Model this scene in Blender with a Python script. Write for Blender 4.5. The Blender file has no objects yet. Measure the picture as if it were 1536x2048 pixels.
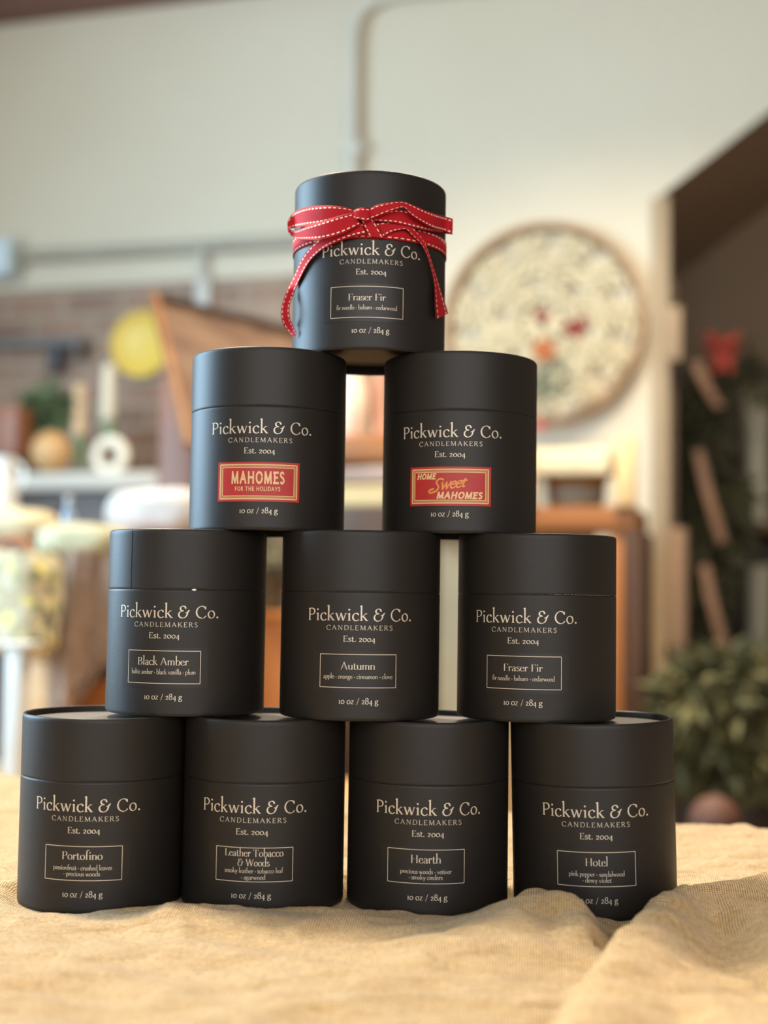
import bpy, bmesh, math, random
import numpy as np
from mathutils import Vector, Matrix, noise
random.seed(7)
S = bpy.context.scene
COL = S.collection
PI = math.pi
# ------------------------------------------------------------------ camera
F = 2653.0; PITCH = 0.0647; ROLL = 0.0144; TZ = 0.75
CAM = Vector((0, 0, TZ + .1685))
_f = Vector((0, math.cos(PITCH), math.sin(PITCH))); _u = Vector((0, -math.sin(PITCH), math.cos(PITCH)))
FW = _f; RT = Vector((1, 0, 0)) * math.cos(ROLL) + _u * math.sin(ROLL); UP = _u * math.cos(ROLL) - Vector((1, 0, 0)) * math.sin(ROLL)
cd = bpy.data.cameras.new('camera'); cam = bpy.data.objects.new('camera', cd); COL.objects.link(cam)
m = Matrix((RT, UP, -FW)).transposed().to_4x4(); m.translation = CAM; cam.matrix_world = m
cd.sensor_fit = 'HORIZONTAL'; cd.sensor_width = 36; cd.lens = 36 * F / 1536
cd.clip_start = .02; cd.clip_end = 60
cd.dof.use_dof = True; cd.dof.focus_distance = .722; cd.dof.aperture_fstop = 5.2
S.camera = cam
def at(px, py, Y):                      # world point seen at (px, py) at depth Y
    d = FW + RT * ((px - 768) / F) - UP * ((py - 1024) / F)
    return CAM + d * (Y / d.y)
TH = math.atan(.29)                     # the back wall is turned by this much
WU = Vector((math.cos(TH), -math.sin(TH), 0)); WN = Vector((-math.sin(TH), -math.cos(TH), 0)); W0 = Vector((0, 3.8, 0))
def onwall(px, py, off=0.0):
    d = FW + RT * ((px - 768) / F) - UP * ((py - 1024) / F)
    o = W0 + WN * off
    return CAM + d * ((o - CAM).dot(WN) / d.dot(WN))
# ------------------------------------------------------------------ materials
def lin(c):
    return tuple((x / 255 / 12.92 if x / 255 <= .04045 else ((x / 255 + .055) / 1.055) ** 2.4) for x in c) + (1,)
def NM(name):
    m = bpy.data.materials.new(name); m.use_nodes = True
    n = m.node_tree.nodes; return m, n, m.node_tree.links, n['Principled BSDF']
def mat(name, c, r=.6, metal=0, c2=None, sc=8, stretch=(1, 1, 1), bump=0, bsc=None, spec=.5, detail=4, sheen=0):
    m, n, l, b = NM(name)
    b.inputs['Roughness'].default_value = r; b.inputs['Metallic'].default_value = metal
    b.inputs['Specular IOR Level'].default_value = spec
    if sheen: b.inputs['Sheen Weight'].default_value = sheen
    tc = n.new('ShaderNodeTexCoord'); mp = n.new('ShaderNodeMapping'); l.new(tc.outputs['Object'], mp.inputs[0])
    mp.inputs['Scale'].default_value = stretch
    nz = n.new('ShaderNodeTexNoise'); nz.inputs['Scale'].default_value = sc; nz.inputs['Detail'].default_value = detail
    l.new(mp.outputs[0], nz.inputs[0])
    cr = n.new('ShaderNodeValToRGB'); l.new(nz.outputs[0], cr.inputs[0])
    c2 = c2 or tuple(x * .93 for x in c)
    cr.color_ramp.elements[0].position = .32; cr.color_ramp.elements[1].position = .68
    cr.color_ramp.elements[0].color = lin(c2); cr.color_ramp.elements[1].color = lin(c)
    l.new(cr.outputs[0], b.inputs['Base Color'])
    if bump:
        n2 = n.new('ShaderNodeTexNoise'); n2.inputs['Scale'].default_value = bsc or sc * 4; n2.inputs['Detail'].default_value = 5
        l.new(mp.outputs[0], n2.inputs[0])
        bp = n.new('ShaderNodeBump'); bp.inputs['Strength'].default_value = bump; bp.inputs['Distance'].default_value = .001
        l.new(n2.outputs[0], bp.inputs['Height']); l.new(bp.outputs[0], b.inputs['Normal'])
    return m
def wood(name, c, c2, r=.5, along='X', sc=14):
    st = {'X': (.12, 1, 1), 'Z': (1, 1, .12), 'Y': (1, .12, 1)}[along]
    return mat(name, c, r, c2=c2, sc=sc, stretch=st, bump=.15)
PAPER = None
def paper():
    m, n, l, b = NM('black_board')
    b.inputs['Roughness'].default_value = .47; b.inputs['Specular IOR Level'].default_value = .33
    tc = n.new('ShaderNodeTexCoord')
    nz = n.new('ShaderNodeTexNoise'); nz.inputs['Scale'].default_value = 900; nz.inputs['Detail'].default_value = 2
    l.new(tc.outputs['Object'], nz.inputs[0])
    mp = n.new('ShaderNodeMapping'); mp.inputs['Scale'].default_value = (150, 150, 1600); l.new(tc.outputs['Object'], mp.inputs[0])
    n3 = n.new('ShaderNodeTexNoise'); n3.inputs['Scale'].default_value = 1; l.new(mp.outputs[0], n3.inputs[0])
    ad = n.new('ShaderNodeMath'); l.new(nz.outputs[0], ad.inputs[0]); l.new(n3.outputs[0], ad.inputs[1])
    bp = n.new('ShaderNodeBump'); bp.inputs['Strength'].default_value = .25; bp.inputs['Distance'].default_value = .0001
    l.new(ad.outputs[0], bp.inputs['Height']); l.new(bp.outputs[0], b.inputs['Normal'])
    cr = n.new('ShaderNodeValToRGB'); l.new(nz.outputs[0], cr.inputs[0])
    cr.color_ramp.elements[0].color = lin((27, 24, 22)); cr.color_ramp.elements[1].color = lin((33, 29, 27))
    l.new(cr.outputs[0], b.inputs['Base Color'])
    return m
PAPER = paper()
LIDSHEEN = mat('lid_sheen_grey', (92, 84, 78), .6, sc=300)  # black lid board with its grazing sheen put into the colour as grey
FOIL = mat('cream_foil', (206, 196, 180), .42, metal=.2, c2=(188, 175, 158), sc=60, spec=.6)
UNDER = mat('dark_base_paper', (42, 39, 37), .55, sc=300)
STICK = mat('black_sticker_film', (31, 27, 26), .42, sc=200, c2=(29, 26, 25), spec=.36)
RED = mat('red_sticker_paper', (170, 30, 26), .5, sc=90, c2=(160, 27, 24))
CREAM = mat('cream_ink', (222, 186, 138), .5, sc=50)
GOLD = mat('tan_gold_ink', (178, 122, 66), .45, sc=50)
ORANGE = mat('amber_ink', (220, 142, 58), .5, sc=50)
WHITECHIP = mat('bare_white_paper', (235, 230, 222), .7)
def ribbonmat(period=.0029):
    m, n, l, b = NM('red_grosgrain'); b.inputs['Roughness'].default_value = .72; b.inputs['Specular IOR Level'].default_value = .25
    uv = n.new('ShaderNodeUVMap'); sp = n.new('ShaderNodeSeparateXYZ'); l.new(uv.outputs[0], sp.inputs[0])
    def M(op, a, bb=None, c=None):
        q = n.new('ShaderNodeMath'); q.operation = op
        for i, v in enumerate((a, bb, c)):
            if v is None: continue
            if isinstance(v, (int, float)): q.inputs[i].default_value = v
            else: l.new(v, q.inputs[i])
        return q.outputs[0]
    u, v = sp.outputs[0], sp.outputs[1]
    fr = M('FRACT', M('DIVIDE', u, period))
    dash = M('LESS_THAN', fr, .56)
    d = M('SUBTRACT', .5, M('ABSOLUTE', M('SUBTRACT', v, .5)))
    line = M('LESS_THAN', M('ABSOLUTE', M('SUBTRACT', d, .15)), .034)
    k = M('MULTIPLY', dash, line)
    edge = M('LESS_THAN', d, .05)
    rib = M('SINE', M('MULTIPLY', u, 2 * PI / .00055))
    mx = n.new('ShaderNodeMix'); mx.data_type = 'RGBA'; l.new(k, mx.inputs[0])
    m2 = n.new('ShaderNodeMix'); m2.data_type = 'RGBA'; l.new(edge, m2.inputs[0])
    m2.inputs[6].default_value = lin((172, 15, 30)); m2.inputs[7].default_value = lin((132, 10, 22))
    l.new(m2.outputs[2], mx.inputs[6]); mx.inputs[7].default_value = lin((246, 226, 208))
    l.new(mx.outputs[2], b.inputs['Base Color'])
    h = M('ADD', M('MULTIPLY', rib, .35), M('MULTIPLY', k, 2.0))
    bp = n.new('ShaderNodeBump'); bp.inputs['Strength'].default_value = .8; bp.inputs['Distance'].default_value = .0001
    l.new(h, bp.inputs['Height']); l.new(bp.outputs[0], b.inputs['Normal'])
    return m
RIB = ribbonmat()
def linen():
    m, n, l, b = NM('natural_linen'); b.inputs['Roughness'].default_value = .82; b.inputs['Sheen Weight'].default_value = .25
    b.inputs['Specular IOR Level'].default_value = .2
    uv = n.new('ShaderNodeUVMap'); uvo = uv.outputs[0]
    def wave(rot):
        mp = n.new('ShaderNodeMapping'); mp.inputs['Rotation'].default_value = (0, 0, rot); l.new(uvo, mp.inputs[0])
        w = n.new('ShaderNodeTexWave'); w.wave_type = 'BANDS'; w.bands_direction = 'X'
        w.inputs['Scale'].default_value = 250; w.inputs['Distortion'].default_value = 1.6; w.inputs['Detail'].default_value = 2
        w.inputs['Detail Scale'].default_value = .35
        l.new(mp.outputs[0], w.inputs[0]); return w.outputs['Fac']
    a, c = wave(.12), wave(.12 + PI / 2)
    mu = n.new('ShaderNodeMath'); mu.operation = 'ADD'; l.new(a, mu.inputs[0]); l.new(c, mu.inputs[1])
    nz = n.new('ShaderNodeTexNoise'); nz.inputs['Scale'].default_value = 420; nz.inputs['Detail'].default_value = 3; l.new(uvo, nz.inputs[0])
    ad = n.new('ShaderNodeMath'); ad.operation = 'MULTIPLY_ADD'; l.new(nz.outputs[0], ad.inputs[0]); ad.inputs[1].default_value = 1.3; l.new(mu.outputs[0], ad.inputs[2])
    cr = n.new('ShaderNodeValToRGB'); l.new(ad.outputs[0], cr.inputs[0])
    dv = n.new('ShaderNodeMath'); dv.operation = 'DIVIDE'; l.new(ad.outputs[0], dv.inputs[0]); dv.inputs[1].default_value = 3.3; l.new(dv.outputs[0], cr.inputs[0])
    cr.color_ramp.elements[0].position = .3; cr.color_ramp.elements[1].position = .7
    cr.color_ramp.elements[0].color = lin((104, 76, 44)); cr.color_ramp.elements[1].color = lin((214, 180, 126))
    l.new(cr.outputs[0], b.inputs['Base Color'])
    bp = n.new('ShaderNodeBump'); bp.inputs['Strength'].default_value = .7; bp.inputs['Distance'].default_value = .0004
    l.new(ad.outputs[0], bp.inputs['Height'])
    n5 = n.new('ShaderNodeTexNoise'); n5.inputs['Scale'].default_value = 26; n5.inputs['Detail'].default_value = 6
    mp5 = n.new('ShaderNodeMapping'); mp5.inputs['Scale'].default_value = (.7, 1.5, 1); l.new(uvo, mp5.inputs[0]); l.new(mp5.outputs[0], n5.inputs[0])
    b2 = n.new('ShaderNodeBump'); b2.inputs['Strength'].default_value = 1.0; b2.inputs['Distance'].default_value = .011
    l.new(n5.outputs[0], b2.inputs['Height']); l.new(bp.outputs[0], b2.inputs['Normal'])
    l.new(b2.outputs[0], b.inputs['Normal'])
    return m
LINEN = linen()
def brick():
    m, n, l, b = NM('old_brick'); b.inputs['Roughness'].default_value = .85
    tc = n.new('ShaderNodeTexCoord'); sp = n.new('ShaderNodeSeparateXYZ'); cb = n.new('ShaderNodeCombineXYZ')
    l.new(tc.outputs['Object'], sp.inputs[0]); l.new(sp.outputs[0], cb.inputs[0]); l.new(sp.outputs[2], cb.inputs[1])
    bt = n.new('ShaderNodeTexBrick'); l.new(cb.outputs[0], bt.inputs[0]); bt.inputs['Scale'].default_value = 1
    bt.inputs['Brick Width'].default_value = .2; bt.inputs['Row Height'].default_value = .07; bt.inputs['Mortar Size'].default_value = .008
    bt.inputs['Color1'].default_value = lin((150, 116, 98)); bt.inputs['Color2'].default_value = lin((128, 102, 88)); bt.inputs['Mortar'].default_value = lin((158, 144, 128))
    nz = n.new('ShaderNodeTexNoise'); nz.inputs['Scale'].default_value = 3.5; nz.inputs['Detail'].default_value = 5; l.new(tc.outputs['Object'], nz.inputs[0])
    mx = n.new('ShaderNodeMix'); mx.data_type = 'RGBA'; mx.blend_type = 'MIX'
    mr = n.new('ShaderNodeMapRange'); mr.inputs[1].default_value = .4; mr.inputs[2].default_value = .7; mr.inputs[4].default_value = .7; l.new(nz.outputs[0], mr.inputs[0])
    l.new(mr.outputs[0], mx.inputs[0]); l.new(bt.outputs[0], mx.inputs[6]); mx.inputs[7].default_value = lin((176, 152, 132))
    l.new(mx.outputs[2], b.inputs['Base Color'])
    return m
BRICK = brick()
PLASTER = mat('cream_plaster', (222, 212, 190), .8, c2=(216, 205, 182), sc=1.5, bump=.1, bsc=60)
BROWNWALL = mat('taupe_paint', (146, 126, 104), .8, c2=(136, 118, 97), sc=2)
WHITE = mat('white_paint', (206, 203, 195), .55, sc=4)
CONDUIT = mat('painted_conduit', (224, 219, 205), .45, sc=5)
GREYC = mat('grey_conduit', (176, 169, 152), .45, sc=5)
# ------------------------------------------------------------------ mesh tools
def link(name, me, m, parent=None, loc=None):
    o = bpy.data.objects.new(name, me); COL.objects.link(o)
    if m and not me.materials: me.materials.append(m)
    if loc is not None: o.location = loc
    if parent is not None: o.parent = parent
    return o
def mesh(name, V, Fc, smooth=False, uv=None):
    me = bpy.data.meshes.new(name); me.from_pydata([tuple(v) for v in V], [], Fc)
    if smooth: me.polygons.foreach_set('use_smooth', [True] * len(me.polygons))
    if uv is not None:
        ul = me.uv_layers.new(name='UVMap')
        li = np.empty(len(me.loops), int); me.loops.foreach_get('vertex_index', li)
        ul.data.foreach_set('uv', np.asarray(uv, float)[li].ravel())
    me.update(); return me
class MB:
    def __init__(s): s.v = []; s.f = []
    def add(s, V, Fc):
        o = len(s.v); s.v += [Vector(v) for v in V]; s.f += [tuple(i + o for i in f) for f in Fc]; return s
    def box(s, c, d, rz=0, M=None, bev=0):
        bm = bmesh.new(); bmesh.ops.create_cube(bm, size=1)
        bmesh.ops.scale(bm, vec=d, verts=bm.verts)
        if bev: bmesh.ops.bevel(bm, geom=bm.edges[:] , offset=bev, segments=2, affect='EDGES', profile=.5)
        T = M if M is not None else Matrix.Translation(c) @ Matrix.Rotation(rz, 4, 'Z')
        bm.verts.index_update()
        s.add([T @ v.co for v in bm.verts], [[v.index for v in f.verts] for f in bm.faces]); bm.free(); return s
    def tube(s, P, r, n=10, closed=False, cap=True):
        P = [Vector(p) for p in P]; N = len(P); V = []; Fc = []
        rr = r if isinstance(r, (list, tuple)) else [r] * N
        up = Vector((0, 0, 1)); T0 = (P[1] - P[0]).normalized()
        a = T0.cross(up) if abs(T0.dot(up)) < .95 else T0.cross(Vector((1, 0, 0)))
        a.normalize()
        for i in range(N):
            if closed: T = (P[(i + 1) % N] - P[i - 1]).normalized()
            else: T = (P[min(i + 1, N - 1)] - P[max(i - 1, 0)]).normalized()
            a = (a - T * a.dot(T)).normalized(); b = T.cross(a)
            for k in range(n):
                t = 2 * PI * k / n; V.append(P[i] + (a * math.cos(t) + b * math.sin(t)) * rr[i])
        for i in range(N if closed else N - 1):
            j = (i + 1) % N
            for k in range(n): Fc.append((i * n + k, i * n + (k + 1) % n, j * n + (k + 1) % n, j * n + k))
        if cap and not closed: Fc += [tuple(range(n))[::-1], tuple((N - 1) * n + k for k in range(n))]
        return s.add(V, Fc)
    def lathe(s, prof, n=48, c=(0, 0, 0), M=None):
        V = []; Fc = []; c = Vector(c)
        for r, z in prof:
            for k in range(n):
                t = 2 * PI * k / n; p = Vector((max(r, 1e-5) * math.cos(t), max(r, 1e-5) * math.sin(t), z)); V.append((M @ p) if M is not None else p + c)
        for i in range(len(prof) - 1):
            for k in range(n): Fc.append((i * n + k, i * n + (k + 1) % n, (i + 1) * n + (k + 1) % n, (i + 1) * n + k))
        return s.add(V, Fc)
    def obj(s, name, m, parent=None, smooth=True, loc=None, angle=.6):
        me = mesh(name, s.v, s.f, smooth)
        if smooth: me.set_sharp_from_angle(angle=angle)
        return link(name, me, m, parent, loc)
def tag(o, label, cat, group=None):
    o['label'] = label; o['category'] = cat
    if group: o['group'] = group
    return o
def thing(name, label, cat, loc, rz=0, group=None):
    o = bpy.data.objects.new(name, None); COL.objects.link(o); o.location = loc; o.rotation_euler = (0, 0, rz)
    o.empty_display_size = .02
    bpy.context.view_layer.update()
    return tag(o, label, cat, group)
def struct(o): o['kind'] = 'structure'; return o
def cen(mb):                                  # recentre a builder on its base, return base point
    xs = [v.x for v in mb.v]; ys = [v.y for v in mb.v]; zs = [v.z for v in mb.v]
    c = Vector(((min(xs) + max(xs)) / 2, (min(ys) + max(ys)) / 2, min(zs)))
    mb.v = [v - c for v in mb.v]; return c
def solo(mb, name, m, label, cat, group=None, smooth=True):
    c = cen(mb); return tag(mb.obj(name, m, None, smooth, c), label, cat, group)
def part(mb, name, m, root, smooth=True):     # builder in world space -> child of root
    bpy.context.view_layer.update()
    mi = root.matrix_world.inverted(); mb.v = [mi @ v for v in mb.v]
    return mb.obj(name, m, root, smooth)
def pbox(x0, y0, x1, y1, Y, th, rz=-TH, bev=.004, mb=None):   # box whose front face spans those sight lines at depth Y
    a = at(x0, (y0 + y1) / 2, Y); b = at(x1, (y0 + y1) / 2, Y); t = at((x0 + x1) / 2, y0, Y); d = at((x0 + x1) / 2, y1, Y)
    w = abs(b.x - a.x) / max(.5, math.cos(rz)); h = abs(t.z - d.z); c = (t + d) / 2
    c = c + Vector((-math.sin(rz) * 1, math.cos(rz), 0)) * (th / 2)
    mb = mb or MB(); mb.box(c, (w, th, h), rz, bev=min(bev, w * .2, h * .2, th * .2)); return mb
# ------------------------------------------------------------------ lettering: pen skeletons
XH, CAPH, ASC = 5.0, 8.0, 10.2
def st(x, y0=0, y1=XH, sv=1): 
    g = [('p', [(x, y0), (x, y1)])]
    if sv: g.append(('s', x, y0 if y0 <= 0 else 0, .95))
    return g
def flag(x, y): return [('q', [(x - .95, y - .75), (x, y)])]
GL = {
 'a': (4.5, [('c', [(.9, 3.9), (1.5, 4.8), (2.5, 4.95), (3.3, 4.2), (3.35, 2.5), (3.35, .9), (3.7, .1), (4.4, .35)]), ('c', [(3.3, 3.1), (2, 2.6), (.9, 2.0), (.7, .8), (1.5, 0), (2.5, .2), (3.3, 1.1)])]),
 'b': (5.1, [('p', [(1.1, ASC), (1.1, .4)]), ('c', [(1.1, 3.7), (2.1, 4.9), (3.4, 4.8), (4.5, 3.6), (4.5, 1.6), (3.4, .1), (2.2, -.05), (1.1, .6)])] + flag(1.1, ASC)),
 'c': (4.4, [('c', [(4, 4.0), (3.3, 4.85), (2.3, 5), (1.1, 4.2), (.6, 2.6), (1, .9), (2.2, 0), (3.3, .1), (4.2, .9)]), ('d', 3.8, 4.1, .45)]),
 'd': (5.3, [('p', [(4.2, ASC), (4.2, 0)]), ('c', [(4.2, 4), (3.2, 4.9), (1.8, 4.8), (.7, 3.5), (.6, 1.6), (1.6, .1), (2.9, 0), (4.2, 1)]), ('q', [(4.2, 0), (5.1, .3)])] + flag(4.2, ASC)),
 'e': (4.5, [('q', [(.7, 2.75), (3.9, 3.0)]), ('c', [(3.9, 3), (3.6, 4.3), (2.5, 5), (1.2, 4.4), (.6, 2.7), (1, .9), (2.2, 0), (3.4, .15), (4.2, 1.1)])]),
 'f': (3.3, [('c', [(1.4, 0), (1.4, 3), (1.4, ASC - 3), (1.8, ASC - .9), (2.8, ASC - .1), (3.7, ASC - .7)]), ('q', [(.3, 4.8), (2.9, 4.8)]), ('s', 1.4, 0, .95)]),
 'g': (4.8, [('c', [(2.3, 5), (1, 4.3), (.9, 2.9), (2.2, 2.0), (3.5, 2.8), (3.6, 4.2), (2.3, 5)]), ('q', [(3.3, 4.5), (4.6, 5)]), ('c', [(1.6, 2.2), (.9, 1.4), (1.3, .6), (3.2, .4), (4.2, -.4), (4, -1.8), (2.4, -2.6), (.8, -2.1), (.5, -1.0), (1.3, 0), (1.8, .4)])]),
 'h': (5.4, st(1.1, 0, ASC) + flag(1.1, ASC) + [('c', [(1.1, 3.6), (2.1, 4.8), (3.3, 4.9), (4.2, 4), (4.2, 2.4), (4.2, 0)]), ('s', 4.2, 0, .9)]),
 'i': (2.6, st(1.3) + flag(1.3, XH) + [('d', 1.2, 7.3, .62)]),
 'k': (5.1, st(1.1, 0, ASC) + flag(1.1, ASC) + [('q', [(1.1, 2.2), (3.9, 4.9)]), ('p', [(2.1, 3.1), (4.4, 0)]), ('s', 3.9, XH - .1, .8), ('s', 4.6, 0, .7)]),
 'l': (2.6, st(1.3, 0, ASC) + flag(1.3, ASC)),
 'm': (8, st(1.1) + flag(1.1, XH) + [('c', [(1.1, 3.6), (2.1, 4.8), (3.1, 4.9), (3.9, 4), (3.9, 2.4), (3.9, 0)]), ('s', 3.9, 0, .8), ('c', [(3.9, 3.6), (4.9, 4.8), (5.9, 4.9), (6.8, 4), (6.8, 2.4), (6.8, 0)]), ('s', 6.8, 0, .9)]),
 'n': (5.4, st(1.1) + flag(1.1, XH) + [('c', [(1.1, 3.6), (2.1, 4.8), (3.3, 4.9), (4.2, 4), (4.2, 2.4), (4.2, 0)]), ('s', 4.2, 0, .9)]),
 'o': (5.1, [('o', 2.55, 2.5, 1.95, 2.5)]),
 'p': (5.2, [('p', [(1.1, XH), (1.1, -3)]), ('s', 1.1, -3, .95), ('c', [(1.1, 3.8), (2.1, 4.9), (3.4, 4.8), (4.5, 3.6), (4.5, 1.6), (3.4, .1), (2.2, 0), (1.1, .8)])] + flag(1.1, XH)),
 'r': (3.7, st(1.1) + flag(1.1, XH) + [('c', [(1.1, 3.2), (1.8, 4.5), (2.7, 5), (3.4, 4.6)]), ('d', 3.2, 4.3, .5)]),
 's': (3.8, [('c', [(3.1, 4.0), (2.6, 4.8), (1.7, 5), (.8, 4.4), (.9, 3.4), (2, 2.7), (3.1, 2), (3.3, .9), (2.5, .1), (1.4, 0), (.6, 1)])]),
 't': (3.3, [('c', [(1.3, 6.6), (1.3, 4), (1.3, 1.4), (1.7, .2), (2.5, .05), (3.1, .6)]), ('q', [(.3, 4.8), (2.9, 4.8)])]),
 'u': (5.3, [('c', [(1.1, XH), (1.1, 3), (1.2, 1), (2.1, .1), (3.2, .2), (4.2, 1.4)]), ('p', [(4.2, XH), (4.2, 0)]), ('q', [(4.2, 0), (5.1, .3)])] + flag(1.1, XH) + flag(4.2, XH)),
 'v': (4.8, [('p', [(.7, XH), (2.5, 0)]), ('q', [(2.5, 0), (4.2, XH)]), ('s', .7, XH, .7), ('s', 4.2, XH, .6)]),
 'w': (7.2, [('p', [(.7, XH), (2.3, 0)]), ('q', [(2.3, 0), (3.7, XH - .3)]), ('p', [(3.6, XH), (5.1, 0)]), ('q', [(5.1, 0), (6.6, XH)]), ('s', .7, XH, .7), ('s', 3.6, XH, .6), ('s', 6.6, XH, .6)]),
 'x': (4.8, [('p', [(.8, XH), (4, 0)]), ('q', [(.8, 0), (4, XH)])]),
 'y': (4.8, [('p', [(.7, XH), (2.6, 0)]), ('c', [(4.2, XH), (2.6, 0), (1.7, -2.2), (.5, -2.8)]), ('s', .7, XH, .7), ('s', 4.2, XH, .6)]),
 'z': (4.3, [('q', [(.6, XH - .15), (3.7, XH - .15)]), ('p', [(3.7, XH - .15), (.5, .15)]), ('q', [(.5, .15), (3.9, .15)])]),
 'A': (7.4, [('q', [(.8, 0), (3.6, 8.1)]), ('p', [(3.5, 8.1), (6.5, 0)]), ('q', [(1.8, 2.9), (5.4, 2.9)]), ('s', .8, 0, .8), ('s', 6.5, 0, .9)]),
 'B': (6.2, [('p', [(1.4, 8), (1.4, 0)]), ('c', [(1.4, 7.9), (3.4, 7.9), (4.7, 7), (4.6, 5.2), (3.2, 4.3), (1.4, 4.2)]), ('c', [(1.4, 4.2), (3.8, 4.1), (5.4, 3), (5.2, 1), (3.5, .1), (1.4, .1)]), ('s', 1.1, 0, .8), ('s', 1.1, 8, .8)]),
 'C': (7.2, [('c', [(6.4, 6.3), (5.4, 7.7), (3.9, 8.1), (2.1, 7.3), (.9, 5.3), (.8, 3), (1.9, .9), (3.9, -.1), (5.5, .3), (6.7, 1.6)]), ('q', [(6.4, 7.9), (6.4, 5.9)])]),
 'D': (7.4, [('p', [(1.4, 8), (1.4, 0)]), ('c', [(1.4, 7.9), (3.8, 7.9), (5.8, 6.7), (6.6, 4.4), (6.2, 2), (4.4, .3), (1.4, .1)]), ('s', 1.1, 0, .8), ('s', 1.1, 8, .8)]),
 'E': (5.8, [('p', [(1.4, 8), (1.4, 0)]), ('q', [(.6, 7.9), (4.9, 7.9)]), ('q', [(1.4, 4.2), (4.2, 4.2)]), ('q', [(.6, .1), (5.1, .1)]), ('q', [(4.9, 7.9), (4.9, 6.6)]), ('q', [(5.1, .1), (5.3, 1.6)])]),
 'F': (5.4, [('p', [(1.4, 8), (1.4, 0)]), ('q', [(.6, 7.9), (4.9, 7.9)]), ('q', [(1.4, 4.1), (4.2, 4.1)]), ('q', [(4.9, 7.9), (4.9, 6.4)]), ('s', 1.4, 0, 1)]),
 'H': (7.8, [('p', [(1.4, 8), (1.4, 0)]), ('p', [(6.3, 8), (6.3, 0)]), ('q', [(1.4, 4.1), (6.3, 4.1)]), ('s', 1.4, 0, .9), ('s', 1.4, 8, .9), ('s', 6.3, 0, .9), ('s', 6.3, 8, .9)]),
 'I': (3, [('p', [(1.5, 8), (1.5, 0)]), ('s', 1.5, 0, 1), ('s', 1.5, 8, 1)]),
 'K': (7, [('p', [(1.4, 8), (1.4, 0)]), ('q', [(1.4, 3.4), (5.4, 7.9)]), ('p', [(2.8, 4.8), (6.2, 0)]), ('s', 1.4, 0, .9), ('s', 1.4, 8, .9), ('s', 5.4, 8, .8), ('s', 6.3, 0, .7)]),
 'L': (5.6, [('p', [(1.4, 8), (1.4, 0)]), ('q', [(.6, .1), (5, .1)]), ('q', [(5, .1), (5.2, 1.7)]), ('s', 1.4, 8, .9)]),
 'M': (9, [('q', [(1.3, 0), (1.6, 8)]), ('p', [(1.6, 8), (4.4, .4)]), ('q', [(4.4, .4), (7.2, 8)]), ('p', [(7.2, 8), (7.6, 0)]), ('s', 1.3, 0, .8), ('s', 7.6, 0, .9), ('s', 1.3, 8, .7), ('s', 7.5, 8, .7)]),
 'N': (7.8, [('q', [(1.4, 0), (1.4, 8)]), ('p', [(1.4, 8), (6.3, 0)]), ('q', [(6.3, 0), (6.3, 8)]), ('s', 1.4, 0, .9), ('s', 6.3, 8, .9), ('s', 1.1, 8, .7)]),
 'O': (7.8, [('o', 3.9, 4, 3.0, 4.0)]),
 'P': (5.9, [('p', [(1.4, 8), (1.4, 0)]), ('c', [(1.4, 7.9), (3.6, 7.9), (5, 6.8), (5, 5.1), (3.7, 3.9), (1.4, 3.8)]), ('s', 1.4, 0, 1), ('s', 1.0, 8, .7)]),
 'R': (6.8, [('p', [(1.4, 8), (1.4, 0)]), ('c', [(1.4, 7.9), (3.4, 7.9), (4.8, 7), (4.7, 5.2), (3.4, 4.2), (1.4, 4.1)]), ('p', [(3, 4.1), (6.1, 0)]), ('s', 1.4, 0, .9), ('s', 1.0, 8, .7), ('s', 6.2, 0, .6)]),
 'S': (5.2, [('c', [(4.3, 6.6), (3.6, 7.7), (2.4, 8.05), (1.1, 7.2), (1.1, 5.6), (2.5, 4.4), (4, 3.3), (4.5, 1.8), (3.5, .3), (2.1, 0), (.9, 1.2)])]),
 'T': (6.8, [('p', [(3.4, 8), (3.4, 0)]), ('q', [(.7, 7.9), (6.1, 7.9)]), ('q', [(.7, 7.9), (.7, 6.5)]), ('q', [(6.1, 7.9), (6.1, 6.5)]), ('s', 3.4, 0, 1)]),
 'W': (10.4, [('p', [(.9, 8), (3.1, 0)]), ('q', [(3.1, 0), (5.2, 7.6)]), ('p', [(5.1, 8), (7.3, 0)]), ('q', [(7.3, 0), (9.5, 8)]), ('s', .9, 8, .8), ('s', 5.1, 8, .7), ('s', 9.5, 8, .7)]),
 'Y': (6.8, [('p', [(.8, 8), (3.4, 4)]), ('q', [(6, 8), (3.4, 4)]), ('p', [(3.4, 4), (3.4, 0)]), ('s', 3.4, 0, .9), ('s', .8, 8, .7), ('s', 6, 8, .7)]),
 '&': (7.6, [('c', [(4.9, 6.3), (4.3, 7.7), (2.9, 8), (1.7, 7), (1.9, 5.4), (3.6, 4.7)]), ('c', [(3.6, 4.7), (1.6, 4.2), (.7, 2.6), (1.1, .8), (2.7, -.1), (4.6, .5), (5.7, 2.2), (6.0, 4), (7.2, 5.4)]), ('q', [(4.6, 3.5), (6.9, 4.1)])]),
 '0': (5.0, [('o', 2.5, 2.5, 1.9, 2.4)]),
 '1': (3.2, [('p', [(1.6, 5), (1.6, 0)]), ('s', 1.6, 0, 1), ('q', [(.8, 4.6), (1.6, 5)])]),
 '2': (4.5, [('c', [(.8, 3.8), (1.5, 4.8), (2.7, 4.9), (3.4, 3.8), (2.6, 2.3), (.7, .3)]), ('p', [(.7, .25), (3.9, .25)])]),
 '4': (4.8, [('p', [(3.2, -2.4), (3.2, 5)]), ('q', [(3.2, 5), (.4, .5)]), ('q', [(.4, .5), (4.4, .5)])]),
 '8': (5.0, [('o', 2.5, 6.1, 1.5, 1.9), ('o', 2.5, 2.1, 1.9, 2.1)]),
 '/': (4.2, [('q', [(.8, -1.2), (3.6, 8)])]),
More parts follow.
